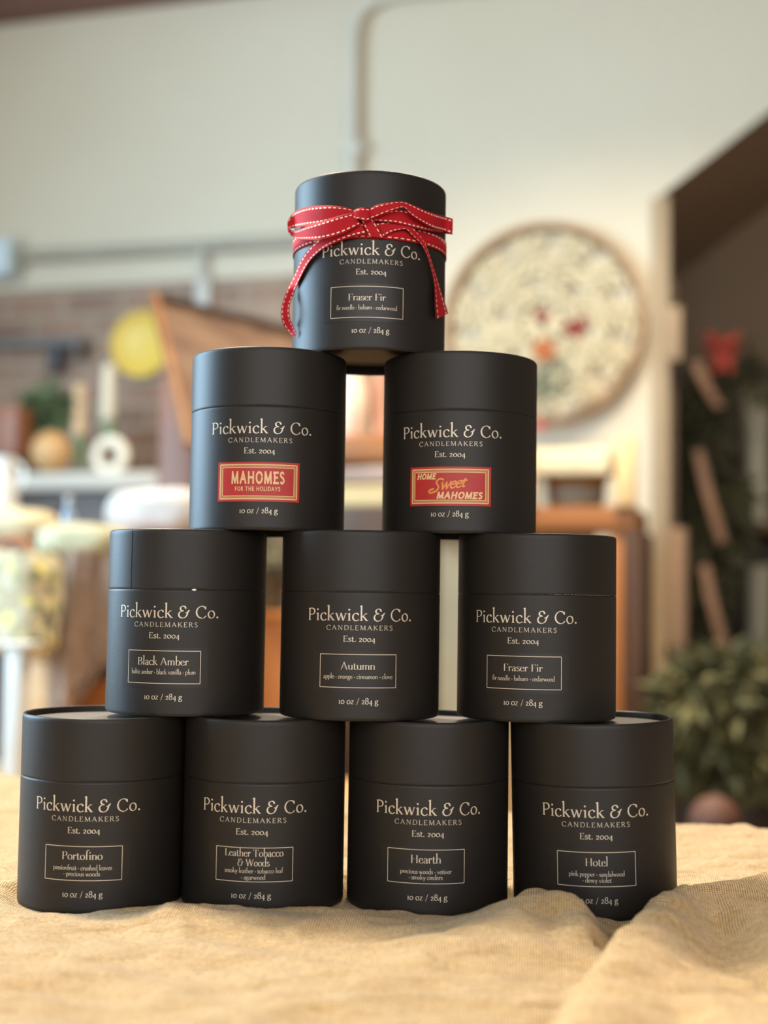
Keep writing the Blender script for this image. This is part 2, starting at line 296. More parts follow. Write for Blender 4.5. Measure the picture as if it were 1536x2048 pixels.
 '.': (2.2, [('d', 1.1, .55, .7)]), '•': (2.6, [('d', 1.3, 2.7, .75)]), ' ': (2.6, []),
}
def crom(P, closed=False, n=7):
    P = [Vector((p[0], p[1])) for p in P]; N = len(P); out = []
    for i in range(N - 1):
        p0 = P[max(i - 1, 0)] if not (closed and i == 0) else P[-2]; p1, p2 = P[i], P[i + 1]; p3 = P[min(i + 2, N - 1)]
        for k in range(n):
            t = k / n; out.append(.5 * ((2 * p1) + (p2 - p0) * t + (2 * p0 - 5 * p1 + 4 * p2 - p3) * t * t + (3 * p1 - p0 - 3 * p2 + p3) * t ** 3))
    out.append(P[-1]); return out
def textgeo(txt, thick=1.05, thin=.38, nib=.3, serif=True, track=0, mono=False):
    """polygons (list of quads in glyph units) and advance width"""
    Q = []; x = 0
    def w(a):
        if mono: return thick
        return thin + (thick - thin) * abs(math.sin(a - nib)) ** 1.3
    def strokes(P, wf, ox):
        N = len(P); L = []; R = []
        for i in range(N):
            d = (P[min(i + 1, N - 1)] - P[max(i - 1, 0)])
            if d.length < 1e-6: d = Vector((1, 0))
            d.normalize(); ww = wf(math.atan2(d.y, d.x)) / 2; nn = Vector((-d.y, d.x))
            ext = d * (-ww if i == 0 else ww) * (.9 if mono and i in (0, N - 1) and N == 2 else 0)
            L.append(P[i] + nn * ww + ext); R.append(P[i] - nn * ww + ext)
        for i in range(N - 1): Q.append([(p.x + ox, p.y) for p in (L[i], R[i], R[i + 1], L[i + 1])])
    for ch in txt:
        adv, g = GL[ch]
        for e in g:
            if e[0] == 'p': strokes([Vector(p) for p in e[1]], w, x)
            elif e[0] == 'q': strokes([Vector(p) for p in e[1]], (lambda a: thick if mono else max(thin, w(a) * .55)), x) if not (mono and abs(e[1][0][0] - e[1][1][0]) < .3 and abs(e[1][0][1] - e[1][1][1]) < 2.2) else None
            elif e[0] == 'c': strokes(crom(e[1]), w, x)
            elif e[0] == 'o':
                _, cx, cy, rx, ry = e; P = [Vector((cx + rx * math.cos(t), cy + ry * math.sin(t))) for t in [2 * PI * k / 28 for k in range(30)]]
                strokes(P, (lambda a: w(a - .1)), x)
            elif e[0] == 's' and serif and not mono:
                _, sx, sy, h = e; yy = .16 if sy < 7 and sy < XH - .5 else -.16
                if sy < -1: yy = .16
                Q.append([(x + sx - h, sy + yy - thin * .42), (x + sx + h, sy + yy - thin * .42), (x + sx + h * .8, sy + yy + thin * .42), (x + sx - h * .8, sy + yy + thin * .42)])
            elif e[0] == 'd':
                _, dx, dy, r = e
                P = [(x + dx + r * math.cos(2 * PI * k / 12), dy + r * math.sin(2 * PI * k / 12)) for k in range(12)]
                Q.append(P)
        x += adv + track
    return Q, x - track
RC = .045
def oncyl(x, z, phi0, r):                 # mm on the wrapped label -> metres on the tube
    a = phi0 + x / 1000 / RC; return (r * math.sin(a), -r * math.cos(a), z / 1000)
class Print:
    def __init__(s, phi0, r): s.phi = phi0; s.r = r; s.V = []; s.F = []; s.k = 0
    def poly(s, P):
        s.k += 1; r = s.r + (s.k % 7) * 2e-7
        o = len(s.V); s.V += [oncyl(x, z, s.phi, r) for x, z in P]; s.F.append(tuple(range(o, o + len(P))))
    def text(s, t, cx, base, width, h, hu=8.0, shear=0, rise=0, **k):
        Q, adv = textgeo(t, **k); sx = width / adv; sy = h / hu
        for q in Q:
            s.poly([(cx + (x - adv / 2) * sx + y * sy * shear, base + y * sy + rise * (x - adv / 2) * sx) for x, y in q])
    def line(s, x0, z0, x1, z1, w):
        n = max(1, int(abs(x1 - x0) / 2)); 
        for i in range(n):
            a, b = i / n, (i + 1) / n
            if abs(x1 - x0) > abs(z1 - z0): s.poly([(x0 + (x1 - x0) * a, z0 - w / 2), (x0 + (x1 - x0) * b, z0 - w / 2), (x0 + (x1 - x0) * b, z0 + w / 2), (x0 + (x1 - x0) * a, z0 + w / 2)])
            else: s.poly([(x0 - w / 2, z0), (x0 + w / 2, z0), (x0 + w / 2, z1), (x0 - w / 2, z1)])
    def frame(s, cx, z0, z1, W, w):
        s.line(cx - W / 2, z0, cx + W / 2, z0, w); s.line(cx - W / 2, z1, cx + W / 2, z1, w)
        s.line(cx - W / 2, z0, cx - W / 2, z1, w); s.line(cx + W / 2, z0, cx + W / 2, z1, w)
    def patch(s, cx, z0, z1, W):
        n = 24
        for i in range(n):
            a = cx - W / 2 + W * i / n; b = a + W / n; s.poly([(a, z0), (b, z0), (b, z1), (a, z1)])
    def obj(s, name, m, parent): return link(name, mesh(name, s.V, s.F), m, parent)
def slab(phi, cx, z0, z1, W, r0, r1):       # a thin curved sheet with real edges
    n = 26; V = []; Fc = []
    for i in range(n + 1):
        x = cx - W / 2 + W * i / n
        V += [oncyl(x, z0, phi, r0), oncyl(x, z0, phi, r1), oncyl(x, z1, phi, r1), oncyl(x, z1, phi, r0)]
    for i in range(n):
        a = i * 4; b = a + 4; Fc += [(a + 1, b + 1, b + 2, a + 2), (a, b, b + 1, a + 1), (a + 2, b + 2, b + 3, a + 3)]
    Fc += [(0, 1, 2, 3), (n * 4 + 3, n * 4 + 2, n * 4 + 1, n * 4)]
    return MB().add(V, Fc)
H = .1023; SEAM = .0688
def canister(x, y, row, label, phi, scent=None, rz=0, tilt=0, group='black candle tubes stacked in a pyramid'):
    t = thing('candle_tube', label, 'candle box', (x, y, TZ + row * H + .0002), 0, group)
    t.rotation_euler = (0, tilt, 0)
    b = .0012
    body = MB().lathe([(.0427, .0057), (.0427, .0006), (.0431, 0), (.0438, 0), (.0446, .0003), (.04502, .0012), (.04505, .002), (.04505, .0035), (.04505, SEAM - .0012), (.04505, SEAM - .0004), (.0448, SEAM), (.0444, SEAM), (.0443, SEAM + .003), (.0439, SEAM + .003)], 96)
    body.obj('tube_body', PAPER, t)
    MB().lathe([(0, .0055), (.0427, .0055)], 64).obj('bottom_disc', UNDER, t)
    lid = MB().lathe([(.0446, SEAM + .0002), (.0448, SEAM + .0002), (.04502, SEAM + .0006), (.04502, SEAM + .0014), (.04502, H - .003), (.04502, H - .0015), (.0448, H - .0006), (.0443, H - .0001), (.0439, H), (.0434, H - .0003), (.0431, H - .0009), (.043, H - .0038)], 96)
    lid.obj('lid', PAPER, t)
    MB().lathe([(0, H - .0037), (.043, H - .0037)], 64).obj('lid_top_disc', LIDSHEEN, t)
    P = Print(phi, .04512)
    P.text('Pickwick & Co.', 0, 53.6, 60.3, 6.4, thick=.98, thin=.4, track=.3)
    P.text('CANDLEMAKERS', 0, 48.6, 36.6, 2.5, thick=.85, thin=.45, track=1.5)
    P.text('Est. 2004', 0, 42.4, 17.6, 3.1, thick=.98, thin=.48)
    P.text('10 oz / 284 g', 0, 9.3, 21.6, 3.15, thick=.98, thin=.5)
    P.obj('foil_lettering', FOIL, t)
    return t
def scent(t, phi, titles, descs):
    sl = slab(phi, 0, 15.6, 37.4, 50.5, .04503, .04520); s = sl.obj('scent_sticker', STICK, t)
    P = Print(phi, .04526); P.frame(0, 18.0, 35.6, 42, .34)
    for txt, b, w, h in titles: P.text(txt, 0, 18 + b, w * 1.04, h, thick=1.0, thin=.15, nib=0)
    for txt, b, w, h in descs: P.text(txt, 0, 18 + b, w, h, hu=8, thick=.95, thin=.36)
    P.obj('printed_frame_and_words', FOIL, s)
X = [-.0107, -.0683, .044, -.1128, -.0125, .0883, -.1551, -.0649, .0272, .1205]
Yc = [.7789, .7736, .7774, .7688, .7574, .763, .7524, .7555, .7569, .751]
TC = (X[0], Yc[0])
c = canister(X[0], Yc[0], 3, 'black candle tube with red ribbon bow, alone at the peak of the pyramid', 0.035)
scent(c, -0.015, [('Fraser Fir', 9.6, 20.5, 3.8)], [('fir needle • balsam • cedarwood', 4.5, 34.8, 2.2)])
c = canister(X[1], Yc[1], 2, 'black candle tube with a gold-bordered red sticker of straight cream block lettering', -0.022)
sl = slab(-.04, 0, 15.7, 37.6, 47.3, .04503, .04522).obj('red_sticker', RED, c)
P = Print(-.04, .04528); P.frame(0, 17.2, 36.1, 44.1, .62); P.frame(0, 18.8, 34.5, 40.9, .4)
P.text('MAHOMES', 0, 26.0, 30, 5.9, thick=1.75, mono=True, track=1.0); P.text('FOR THE HOLIDAYS', 0, 21.7, 25.4, 2.1, thick=1.5, mono=True, track=1.2); P.obj('cream_lettering', CREAM, sl)
P = Print(-.04, .04525); P.frame(0, 18.05, 35.25, 42.4, .95); P.obj('gold_border', GOLD, sl)
c = canister(X[2], Yc[2], 2, 'black candle tube with a gold-bordered red sticker crossed by an orange script word', -0.176)
sl = slab(-.181, 0, 15.2, 37.0, 47.3, .04503, .04522).obj('red_sticker', RED, c)
P = Print(-.181, .04528); P.frame(0, 16.7, 35.5, 44.1, .62); P.frame(0, 18.3, 33.9, 40.9, .4)
P.text('HOME', -13.4, 30.2, 11.2, 2.8, thick=2.1, mono=True, track=.8, shear=.2)
P.text('MAHOMES', 5.6, 19.4, 25.4, 3.2, thick=2.1, mono=True, track=.8, shear=.2); P.obj('cream_lettering', CREAM, sl)
P = Print(-.181, .04529)
P.text('weet', 1.7, 25.1, 14.4, 3.7, hu=5, thick=1.15, mono=True, shear=.35, track=-.5, rise=.12)
S5 = crom([(-3.0, 31.6), (-4.2, 32.8), (-6.3, 32.0), (-7.2, 29.8), (-6.3, 28.0), (-6.0, 25.8), (-7.5, 23.4), (-10.3, 22.2), (-11.6, 22.9), (-10.9, 24.3), (-8.6, 25.3)])
S5 = [Vector((p.x, 22.4 + (p.y - 22.2) * .74)) for p in S5]
for i in range(len(S5) - 1):
    d = (S5[i + 1] - S5[i]).normalized(); nn = Vector((-d.y, d.x)) * .5
    P.poly([tuple(S5[i] + nn), tuple(S5[i] - nn), tuple(S5[i + 1] - nn), tuple(S5[i + 1] + nn)])
P.obj('script_lettering', ORANGE, sl)
P = Print(-.181, .04525); P.frame(0, 17.55, 34.65, 42.4, .95); P.obj('gold_border', GOLD, sl)
c = canister(X[3], Yc[3], 1, 'black candle tube with a white chip at its lid seam and a vertical lid seam', -0.132)
scent(c, -0.149, [('Black Amber', 9.9, 28, 4.0)], [('baltic amber • black vanilla • plum', 5.0, 37, 2.3)])
MB().add([oncyl(x, z, -.62, r) for r in (.04500, .04516) for x, z in ((-.18, 69.4), (.18, 69.4), (.18, 101.2), (-.18, 101.2))], [(4, 5, 6, 7), (0, 3, 7, 4), (1, 5, 6, 2), (0, 1, 5, 4), (3, 2, 6, 7)]).obj('wrap_seam', STICK, c, smooth=False)
MB().add([oncyl(x, z, .22, r) for r in (.0449, .04525) for x, z in ((-1.4, 68.9), (0, 68.3), (1.5, 68.8), (.6, 69.5), (-.7, 69.4))], [(5, 6, 7, 8, 9), (0, 1, 6, 5), (1, 2, 7, 6), (2, 3, 8, 7), (3, 4, 9, 8), (4, 0, 5, 9)]).obj('paper_chip', WHITECHIP, c, smooth=False)
c = canister(X[4], Yc[4], 1, 'black candle tube in the middle of the three-tube row, directly under both red-stickered tubes', 0.005)
scent(c, -0.006, [('Autumn', 9.6, 18, 3.9)], [('apple • orange • cinnamon • clove', 4.7, 38, 2.3)])
c = canister(X[5], Yc[5], 1, 'black candle tube with white torn flecks along its lid seam, right of the three-tube row', -0.276)
scent(c, -0.278, [('Fraser Fir', 9.6, 20.8, 3.8)], [('fir needle • balsam • cedarwood', 4.5, 34.8, 2.2)])
fl = MB()
for i in range(44):
    xx = -18 + i * 1.25 + random.uniform(-.3, .3); w = random.uniform(.1, .4); zz = 69.05 + random.uniform(-.05, .12)
    if xx < -6 and random.random() < .5: continue
    fl.add([oncyl(x, z, .18, r) for r in (.0449, .04512) for x, z in ((xx - w, zz), (xx + w, zz), (xx + w, zz + .16), (xx - w, zz + .16))], [(4, 5, 6, 7), (0, 1, 5, 4), (3, 2, 6, 7), (0, 3, 7, 4), (1, 2, 6, 5)])
o = fl.obj('torn_paper_flecks', mat('worn_paper', (150, 140, 128), .7), c, smooth=False); o['kind'] = 'stuff'
c = canister(X[6], Yc[6], 0, 'black candle tube at the left end on the linen, its recessed lid partly exposed', -0.012)
scent(c, -0.024, [('Portofino', 10.8, 21, 4.0)], [('passionfruit • crushed leaves', 5.4, 31.6, 2.2), ('• precious woods', 2.3, 19.4, 2.2)])
c = canister(X[7], Yc[7], 0, 'black candle tube on the linen whose small frame holds four crowded lines of text', -0.056)
scent(c, -0.03, [('Leather Tobacco', 13.1, 30.5, 3.7), ('& Woods', 8.1, 16.4, 3.7)], [('smoky leather • tobacco leaf', 4.5, 31.5, 2.2), ('• agarwood', 1.2, 13, 2.2)])
c = canister(X[8], Yc[8], 0, 'black candle tube on the linen between the four-line one and the one behind a fold', -0.033)
scent(c, -0.054, [('Hearth', 10.6, 15.8, 4.2)], [('precious woods • vetiver', 5.1, 27.5, 2.2), ('• smoky cinders', 2.1, 18, 2.2)])
c = canister(X[9], Yc[9], .0107, 'black candle tube at the right end, its foot hidden by a fold of linen', -0.121, tilt=-.026)
scent(c, -0.123, [('Hotel', 10.6, 11.6, 4.0)], [('pink pepper • sandalwood', 5.2, 29.5, 2.2), ('• dewy violet', 2.1, 15.2, 2.2)])
# ------------------------------------------------------------------ ribbon bow on the top tube
def zp(zx, zy): return 540 + zx / 3.84, 320 + zy / 3.84
bz = at(738, 461, Yc[0] - .046).z
bow = thing('ribbon_bow', 'red grosgrain ribbon with white running stitch tied in a bow round the top tube', 'ribbon', (TC[0], TC[1], bz))
def strip(name, rows, nsub=8, th=.0003):
    """rows: ((ax,ay),(bx,by),off_mm) in bow-close-up pixels; off is the distance off the tube's surface"""
    A = crom3([edge(r[0], r[2]) for r in rows], nsub); B = crom3([edge(r[1], r[2]) for r in rows], nsub)
    mi = Vector((TC[0], TC[1], bz)); V = []; Fc = []; UV = []; u = 0; K = 4
    for i in range(len(A)):
        if i: u += (((A[i] + B[i]) - (A[i - 1] + B[i - 1])) / 2).length
        for k in range(K + 1):
            t = k / K; p = A[i].lerp(B[i], t); V.append(p - mi); UV.append((u, t))
    n = len(V); nr = []
    for i in range(len(A)):
        j = min(i + 1, len(A) - 1); h = max(i - 1, 0)
        nv = (A[j] + B[j] - A[h] - B[h]).cross(B[i] - A[i]); nv.normalize(); nr.append(nv)
    for i in range(len(A)):
        for k in range(K + 1): V.append(V[i * (K + 1) + k] + nr[i] * th); UV.append(UV[i * (K + 1) + k])
    for i in range(len(A) - 1):
        for k in range(K):
            a = i * (K + 1) + k; q = (a, a + 1, a + K + 2, a + K + 1); Fc.append(q); Fc.append(tuple(x + n for x in q[::-1]))
        for k in (0, K):
            a = i * (K + 1) + k; Fc.append((a, a + K + 1, a + K + 1 + n, a + n))
    return link(name, mesh(name, V, Fc, True, UV), RIB, bow)
def edge(z, off):
    px, py = zp(*z)
    Y = TC[1] - .02
    for _ in range(4):
        p = at(px, py, Y); dx = min(abs(p.x - TC[0]), .0435); Y = TC[1] - math.sqrt(RC ** 2 - dx * dx) - off / 1000
    return at(px, py, Y)
def crom3(P, n):
    out = []; N = len(P)
    for i in range(N - 1):
        p0 = P[max(i - 1, 0)]; p1, p2 = P[i], P[i + 1]; p3 = P[min(i + 2, N - 1)]
        for k in range(n):
            t = k / n; out.append(.5 * ((2 * p1) + (p2 - p0) * t + (2 * p0 - 5 * p1 + 4 * p2 - p3) * t * t + (3 * p1 - p0 - 3 * p2 + p3) * t ** 3))
    out.append(P[-1]); return out
V = []; Fc = []; UV = []; n = 120
for i in range(n + 1):
    a = 2 * PI * i / n; 
    for r, z in ((.0454, .0045), (.0454, -.0045), (.0457, -.0045), (.0457, .0045)):
        V.append((r * math.cos(a), r * math.sin(a), z)); UV.append((a * .0455 * .76, .5 + z / .009))
for i in range(n):
    for k in range(4): Fc.append((i * 4 + k, i * 4 + (k + 1) % 4, i * 4 + 4 + (k + 1) % 4, i * 4 + 4 + k))
link('ribbon_band', mesh('band', V, Fc, True, UV), RIB, bow)
strip('ribbon_loop', [((660, 392), (668, 440), 3.5), ((600, 368), (600, 448), 4.5), ((500, 352), (500, 462), 6), ((380, 350), (390, 492), 7), ((270, 364), (280, 508), 7), ((190, 400), (195, 520), 6.5), ((145, 452), (150, 530), 6), ((133, 490), (135, 545), 6), ((140, 510), (145, 560), 7), ((185, 545), (195, 602), 8.5), ((290, 506), (300, 612), 10), ((420, 462), (420, 606), 10), ((540, 424), (560, 566), 8), ((650, 402), (690, 500), 5)])
strip('ribbon_loop', [((740, 395), (745, 460), 5), ((800, 352), (800, 446), 7), ((880, 330), (880, 412), 9), ((960, 318), (965, 380), 10), ((1030, 320), (1030, 368), 10), ((1090, 340), (1080, 420), 9.5), ((1170, 375), (1150, 470), 9), ((1270, 412), (1250, 525), 8), ((1350, 435), (1340, 550), 7.5), ((1398, 450), (1394, 572), 7), ((1400, 455), (1396, 570), 5.4), ((1340, 462), (1335, 566), 4.2), ((1230, 436), (1225, 550), 3.6), ((1100, 396), (1090, 520), 3.4), ((980, 376), (970, 490), 3.4), ((870, 400), (860, 475), 3.4), ((770, 420), (765, 465), 3)])
strip('ribbon_tail', [((660, 420), (740, 575), 3), ((560, 482), (640, 592), 3.4), ((450, 548), (500, 640), 3), ((340, 640), (400, 690), 2.6), ((245, 762), (305, 780), 2.4), ((185, 900), (235, 905), 3), ((125, 1015), (182, 1030), 5), ((88, 1130), (152, 1120), 6), ((88, 1215), (152, 1205), 6), ((118, 1290), (172, 1262), 5), ((190, 1368), (203, 1325), 4)])
strip('ribbon_tail', [((800, 480), (870, 600), 1.6), ((900, 470), (930, 560), 2.2), ((1000, 478), (990, 540), 3), ((1060, 492), (1045, 535), 3.6), ((1120, 540), (1090, 580), 3.8), ((1185, 622), (1160, 648), 3.4), ((1225, 725), (1208, 735), 3.2), ((1258, 830), (1240, 840), 3.4), ((1290, 930), (1262, 940), 4), ((1318, 1020), (1268, 1040), 5), ((1348, 1110), (1270, 1130), 5.5), ((1368, 1180), (1278, 1222), 5.5)])
strip('ribbon_knot', [((700, 470), (790, 450), 3.4), ((722, 520), (830, 510), 3.2), ((752, 582), (880, 603), 2.4)])
kn = []; 
strip('ribbon_knot', [((640, 395), (628, 420), 3), ((655, 378), (650, 448), 6.5), ((690, 368), (690, 458), 8), ((730, 362), (735, 470), 8), ((765, 372), (765, 462), 6.5), ((782, 392), (778, 440), 3)])
# ------------------------------------------------------------------ linen cloth and table
base = [(X[i], Yc[i]) for i in range(6, 10)]
gx = np.linspace(-.6, .62, 420); ny = 300
YB = lambda x: 1.075 - .42 * x
def ridge(PX, PY, pts, ww):
    """pts: (x, y, height, width_left, width_right) along a crest"""
    best = np.zeros_like(PX)
    for (x0, y0, h0, l0, r0), (x1, y1, h1, l1, r1) in zip(pts[:-1], pts[1:]):
        dx, dy = x1 - x0, y1 - y0; L2 = dx * dx + dy * dy
        t = np.clip(((PX - x0) * dx + (PY - y0) * dy) / L2, 0, 1)
        ex = PX - (x0 + t * dx); ey = PY - (y0 + t * dy); d = np.hypot(ex, ey); side = dx * ey - dy * ex
        w = np.where(side > 0, l0 + (l1 - l0) * t, r0 + (r1 - r0) * t); h = h0 + (h1 - h0) * t
        best = np.maximum(best, h * np.exp(-(d / w) ** ww))
    return best
def vn(PX, PY, sx, sy, seed, o=4):
    out = np.empty(PX.shape); f = PX.ravel(); g = PY.ravel(); q = out.ravel()
    for i in range(len(f)): q[i] = noise.fractal(Vector((f[i] * sx + seed, g[i] * sy, seed * .7)), .9, 2.1, o)
    return q.reshape(PX.shape)
T = np.concatenate([np.linspace(0, 1, ny - 40), 1 + np.linspace(.01, .3, 40)])
GX, GT = np.meshgrid(gx, T)
yb = YB(GX); y0 = .28
PX = GX.copy(); PY = np.where(GT <= 1, y0 + (yb - y0) * GT, yb + .02 * np.sin((GT - 1) * 12))
wx = vn(PX, PY, 9, 5, 3.3, 2)
hz = .0026 * vn(PX, PY, 7, 26, 1.7, 4) + .0030 * vn(PX + .35 * PY, PY, 6, 11, 8.1, 3) + .0016 * (1 - np.abs(vn(PX - .2 * PY, PY, 22, 55, 5.5, 3))) 
rg = 1 - np.abs(vn(PX + .15 * wx, PY + .06 * wx, 5, 16, 12.5, 3)); hz += .0055 * np.clip(rg - .55, 0, 1)
rg2 = 1 - np.abs(vn(PX - .6 * PY, PY + .3 * PX, 13, 30, 31.5, 2)); hz += .0034 * np.clip(rg2 - .72, 0, 1) / .28 * .55
hz += .0012
hz += ridge(PX, PY, [(-.135, .68, .0, .012, .02), (-.107, .692, .0048, .010, .02), (-.06, .693, .0022, .010, .022), (0, .692, .003, .010, .022), (.04, .690, .002, .01, .022), (.058, .688, .002, .01, .02)], 2)
hz += ridge(PX, PY, [(-.107, .69, .002, .006, .006), (-.095, .655, .0025, .006, .006), (-.088, .625, .0, .006, .006)], 2)
F1 = ridge(PX, PY, [(.064, .694, .004, .012, .02), (.080, .690, .0175, .014, .016), (.090, .683, .0165, .012, .016), (.098, .668, .013, .009, .016), (.100, .645, .010, .009, .03)], 2.4)
F1b = ridge(PX, PY, [(.082, .682, .014, .018, .02), (.060, .64, .010, .03, .03), (.02, .58, .005, .05, .05), (-.05, .50, .003, .06, .06)], 2)
F2 = ridge(PX, PY, [(.25, .76, .012, .05, .03), (.185, .715, .017, .03, .018), (.164, .702, .0178, .022, .012), (.140, .667, .018, .022, .010), (.122, .630, .0165, .024, .009), (.104, .585, .0160, .028, .010), (.078, .50, .0135, .034, .014), (.045, .40, .010, .04, .02)], 2.3)
F3 = ridge(PX, PY, [(.178, .70, .014, .02, .016), (.186, .655, .015, .03, .016), (.192, .61, .014, .03, .018), (.205, .55, .012, .04, .02), (.22, .45, .010, .05, .03)], 2)
F5 = ridge(PX, PY, [(.120, .56, .010, .03, .03), (.15, .50, .010, .03, .03)], 2)
F4 = ridge(PX, PY, [(.13, .60, .006, .02, .02), (.17, .62, .009, .02, .02), (.19, .66, .006, .015, .015)], 2)
hz += np.maximum(np.maximum(F1, F1b), np.maximum(np.maximum(F2, F3), F5))
BK = ridge(PX, PY, [(.2, .93, .004, .05, .05), (.3, .90, .008, .05, .05), (.45, .86, .008, .05, .05)], 2) + ridge(PX, PY, [(-.5, 1.05, .01, .06, .06), (-.3, 1.0, .008, .05, .05), (-.1, 1.02, .004, .05, .05)], 2)
hz += BK
for bx, by in base:
    d = np.hypot(PX - bx, PY - by); k = np.clip((d - .0455) / .009, 0, 1); k = k * k * (3 - 2 * k); hz = hz * k
PZ = TZ + hz
drop = np.clip(GT - 1, 0, 1); PZ = np.where(GT > 1, TZ + hz * .3 - drop * .9 * np.clip(drop / .03, 0, 1), PZ)
hh, wwd = PX.shape
Vc = np.stack([PX, PY, PZ], -1).reshape(-1, 3)
idx = np.arange(hh * wwd).reshape(hh, wwd)
Fq = np.stack([idx[:-1, :-1], idx[:-1, 1:], idx[1:, 1:], idx[1:, :-1]], -1).reshape(-1, 4).tolist()
UVc = np.stack([PX, np.where(GT <= 1, PY, PY + drop)], -1).reshape(-1, 2)
cloth = link('linen_cloth', mesh('cloth', Vc - np.array([0, .7, TZ]), Fq, True, UVc), LINEN, None, (0, .7, TZ))
tag(cloth, 'rumpled natural beige linen cloth spread under the black candle tubes', 'tablecloth')
TABW = wood('dark_table_wood', (92, 62, 42), (70, 46, 30))
tb = thing('display_table', 'dark wooden table hidden beneath the beige linen cloth', 'table', (0, .62, 0), -math.atan(.42))
MB().box((0, -.02, .733), (1.3, .78, .028), bev=.004).obj('tabletop', TABW, tb)
MB().box((0, -.02, .68), (1.15, .64, .07), bev=.003).obj('apron', TABW, tb)
for sx in (-1, 1):
    for sy in (-1, 1): MB().box((sx * .56, -.02 + sy * .3, .3225), (.055, .055, .645), bev=.004).obj('leg', TABW, tb)
# ------------------------------------------------------------------ room shell
CEIL = 2.86
def prism(pts, z0, z1, mb=None):
    n = len(pts); V = [(x, y, z0) for x, y in pts] + [(x, y, z1) for x, y in pts]
    a = sum(pts[i][0] * pts[(i + 1) % n][1] - pts[(i + 1) % n][0] * pts[i][1] for i in range(n))
    Fc = [tuple(range(n))[::-1], tuple(range(n, 2 * n))] + [(i, (i + 1) % n, (i + 1) % n + n, i + n) for i in range(n)]
    if a < 0: Fc = [f[::-1] for f in Fc]
    return (mb or MB()).add(V, Fc)
def wl(px, off=0): p = onwall(px, 1100, off); return (p.x, p.y)
KX, KY = wl(1316)
FLOORM = wood('worn_floor_boards', (140, 104, 72), (112, 80, 54), .5, 'Y', 9)
CEILM = mat('white_ceiling', (205, 200, 186), .85, sc=3)
struct(prism([(-2.05, -2.6), (2.6, -2.6), (2.6, 5.4), (-2.05, 5.4)], -.1, 0).obj('floor', FLOORM, smooth=False))
struct(prism([(-2.05, -2.6), (2.6, -2.6), (2.6, 5.4), (-2.05, 5.4)], CEIL, CEIL + .1).obj('ceiling', CEILM, smooth=False))
lx = W0 - WU * 2.25
a0 = (lx.x, lx.y); b0 = (lx.x - WN.x * .12, lx.y - WN.y * .12); kb = (KX - WN.x * .12, KY - WN.y * .12)
wb = prism([a0, (KX, KY), kb, b0], 0, CEIL).obj('wall_back', PLASTER, smooth=False); struct(wb)
zbk = onwall(300, 572).z
c0 = W0 + WN * .02 - WU * .55; 
bw = MB(); bw.box((0, 0, 0), (2.12, .04, zbk - .001), bev=.002)
o = bw.obj('wall_brick_lower', BRICK, smooth=False); o.location = W0 + WN * .02 - WU * 1.13 + Vector((0, 0, zbk / 2)); o.rotation_euler = (0, 0, -TH); struct(o)
def wp3(u, z, back):            # wall coordinates: u along the wall from the corner, height, distance behind its face
    p = Vector((KX, KY, 0)) + WU * u - WN * back; p.z = z; return p
za = onwall(1316, 395).z; pe = onwall(1536, 225); ue = (pe - Vector((KX, KY, pe.z))).dot(WU); sl_ = (pe.z - za) / ue
ut = (CEIL - za) / sl_; UE = min(ut, 1.9)
pg = [(0, za), (0, CEIL), (UE, CEIL), (UE, za + sl_ * UE - .0005)]
V = [wp3(u, z, 0) for u, z in pg] + [wp3(u, z, .9) for u, z in pg]
struct(MB().add(V, [(0, 1, 2, 3), (7, 6, 5, 4), (0, 3, 7, 4), (0, 4, 5, 1), (1, 5, 6, 2), (3, 2, 6, 7)]).obj('wall_bulkhead', None, smooth=False))
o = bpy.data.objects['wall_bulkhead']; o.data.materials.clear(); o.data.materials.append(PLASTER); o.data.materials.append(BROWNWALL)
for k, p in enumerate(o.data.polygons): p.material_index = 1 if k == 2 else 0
def wq(u0, u1, b0, b1, z0, z1): return prism([tuple(wp3(u, 0, b).xy) for u, b in ((u0, b0), (u1, b0), (u1, b1), (u0, b1))], z0, z1)
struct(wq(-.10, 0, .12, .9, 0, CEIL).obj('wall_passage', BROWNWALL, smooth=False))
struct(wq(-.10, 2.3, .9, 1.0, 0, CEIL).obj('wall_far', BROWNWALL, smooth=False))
struct(prism([(2.5, -2.5), (2.6, -2.5), (2.6, 5.4), (2.5, 5.4)], 0, CEIL).obj('wall_right', BROWNWALL, smooth=False))
fz0, fz1, fx0, fx1 = .9, 2.4, -1.8, 2.2
fw_ = prism([(-2.05, -2.6), (fx0, -2.6), (fx0, -2.5), (-2.05, -2.5)], 0, CEIL); prism([(fx1, -2.6), (2.6, -2.6), (2.6, -2.5), (fx1, -2.5)], 0, CEIL, fw_)
prism([(fx0, -2.6), (fx1, -2.6), (fx1, -2.5), (fx0, -2.5)], 0, fz0, fw_); prism([(fx0, -2.6), (fx1, -2.6), (fx1, -2.5), (fx0, -2.5)], fz1, CEIL, fw_)
struct(fw_.obj('wall_front', PLASTER, smooth=False))
w2 = MB()
for x in (fx0 + .03, -.5, .9, fx1 - .03): w2.box((x, -2.57, (fz0 + fz1) / 2), (.06, .05, fz1 - fz0), bev=.004)
for z in (fz0 + .03, fz1 - .03): w2.box(((fx0 + fx1) / 2, -2.57, z), (fx1 - fx0, .045, .06), bev=.004)
struct(w2.obj('fill_window', WHITE, smooth=False))  # unseen window behind the camera, added to carry the fill light
wz0, wz1, wy0, wy1 = .88, 2.3, .85, 2.35
lw = prism([(-2.05, -2.5), (-1.95, -2.5), (-1.95, wy0), (-2.05, wy0)], 0, CEIL)
prism([(-2.05, wy1), (-1.95, wy1), (-1.95, 5.4), (-2.05, 5.4)], 0, CEIL, lw)
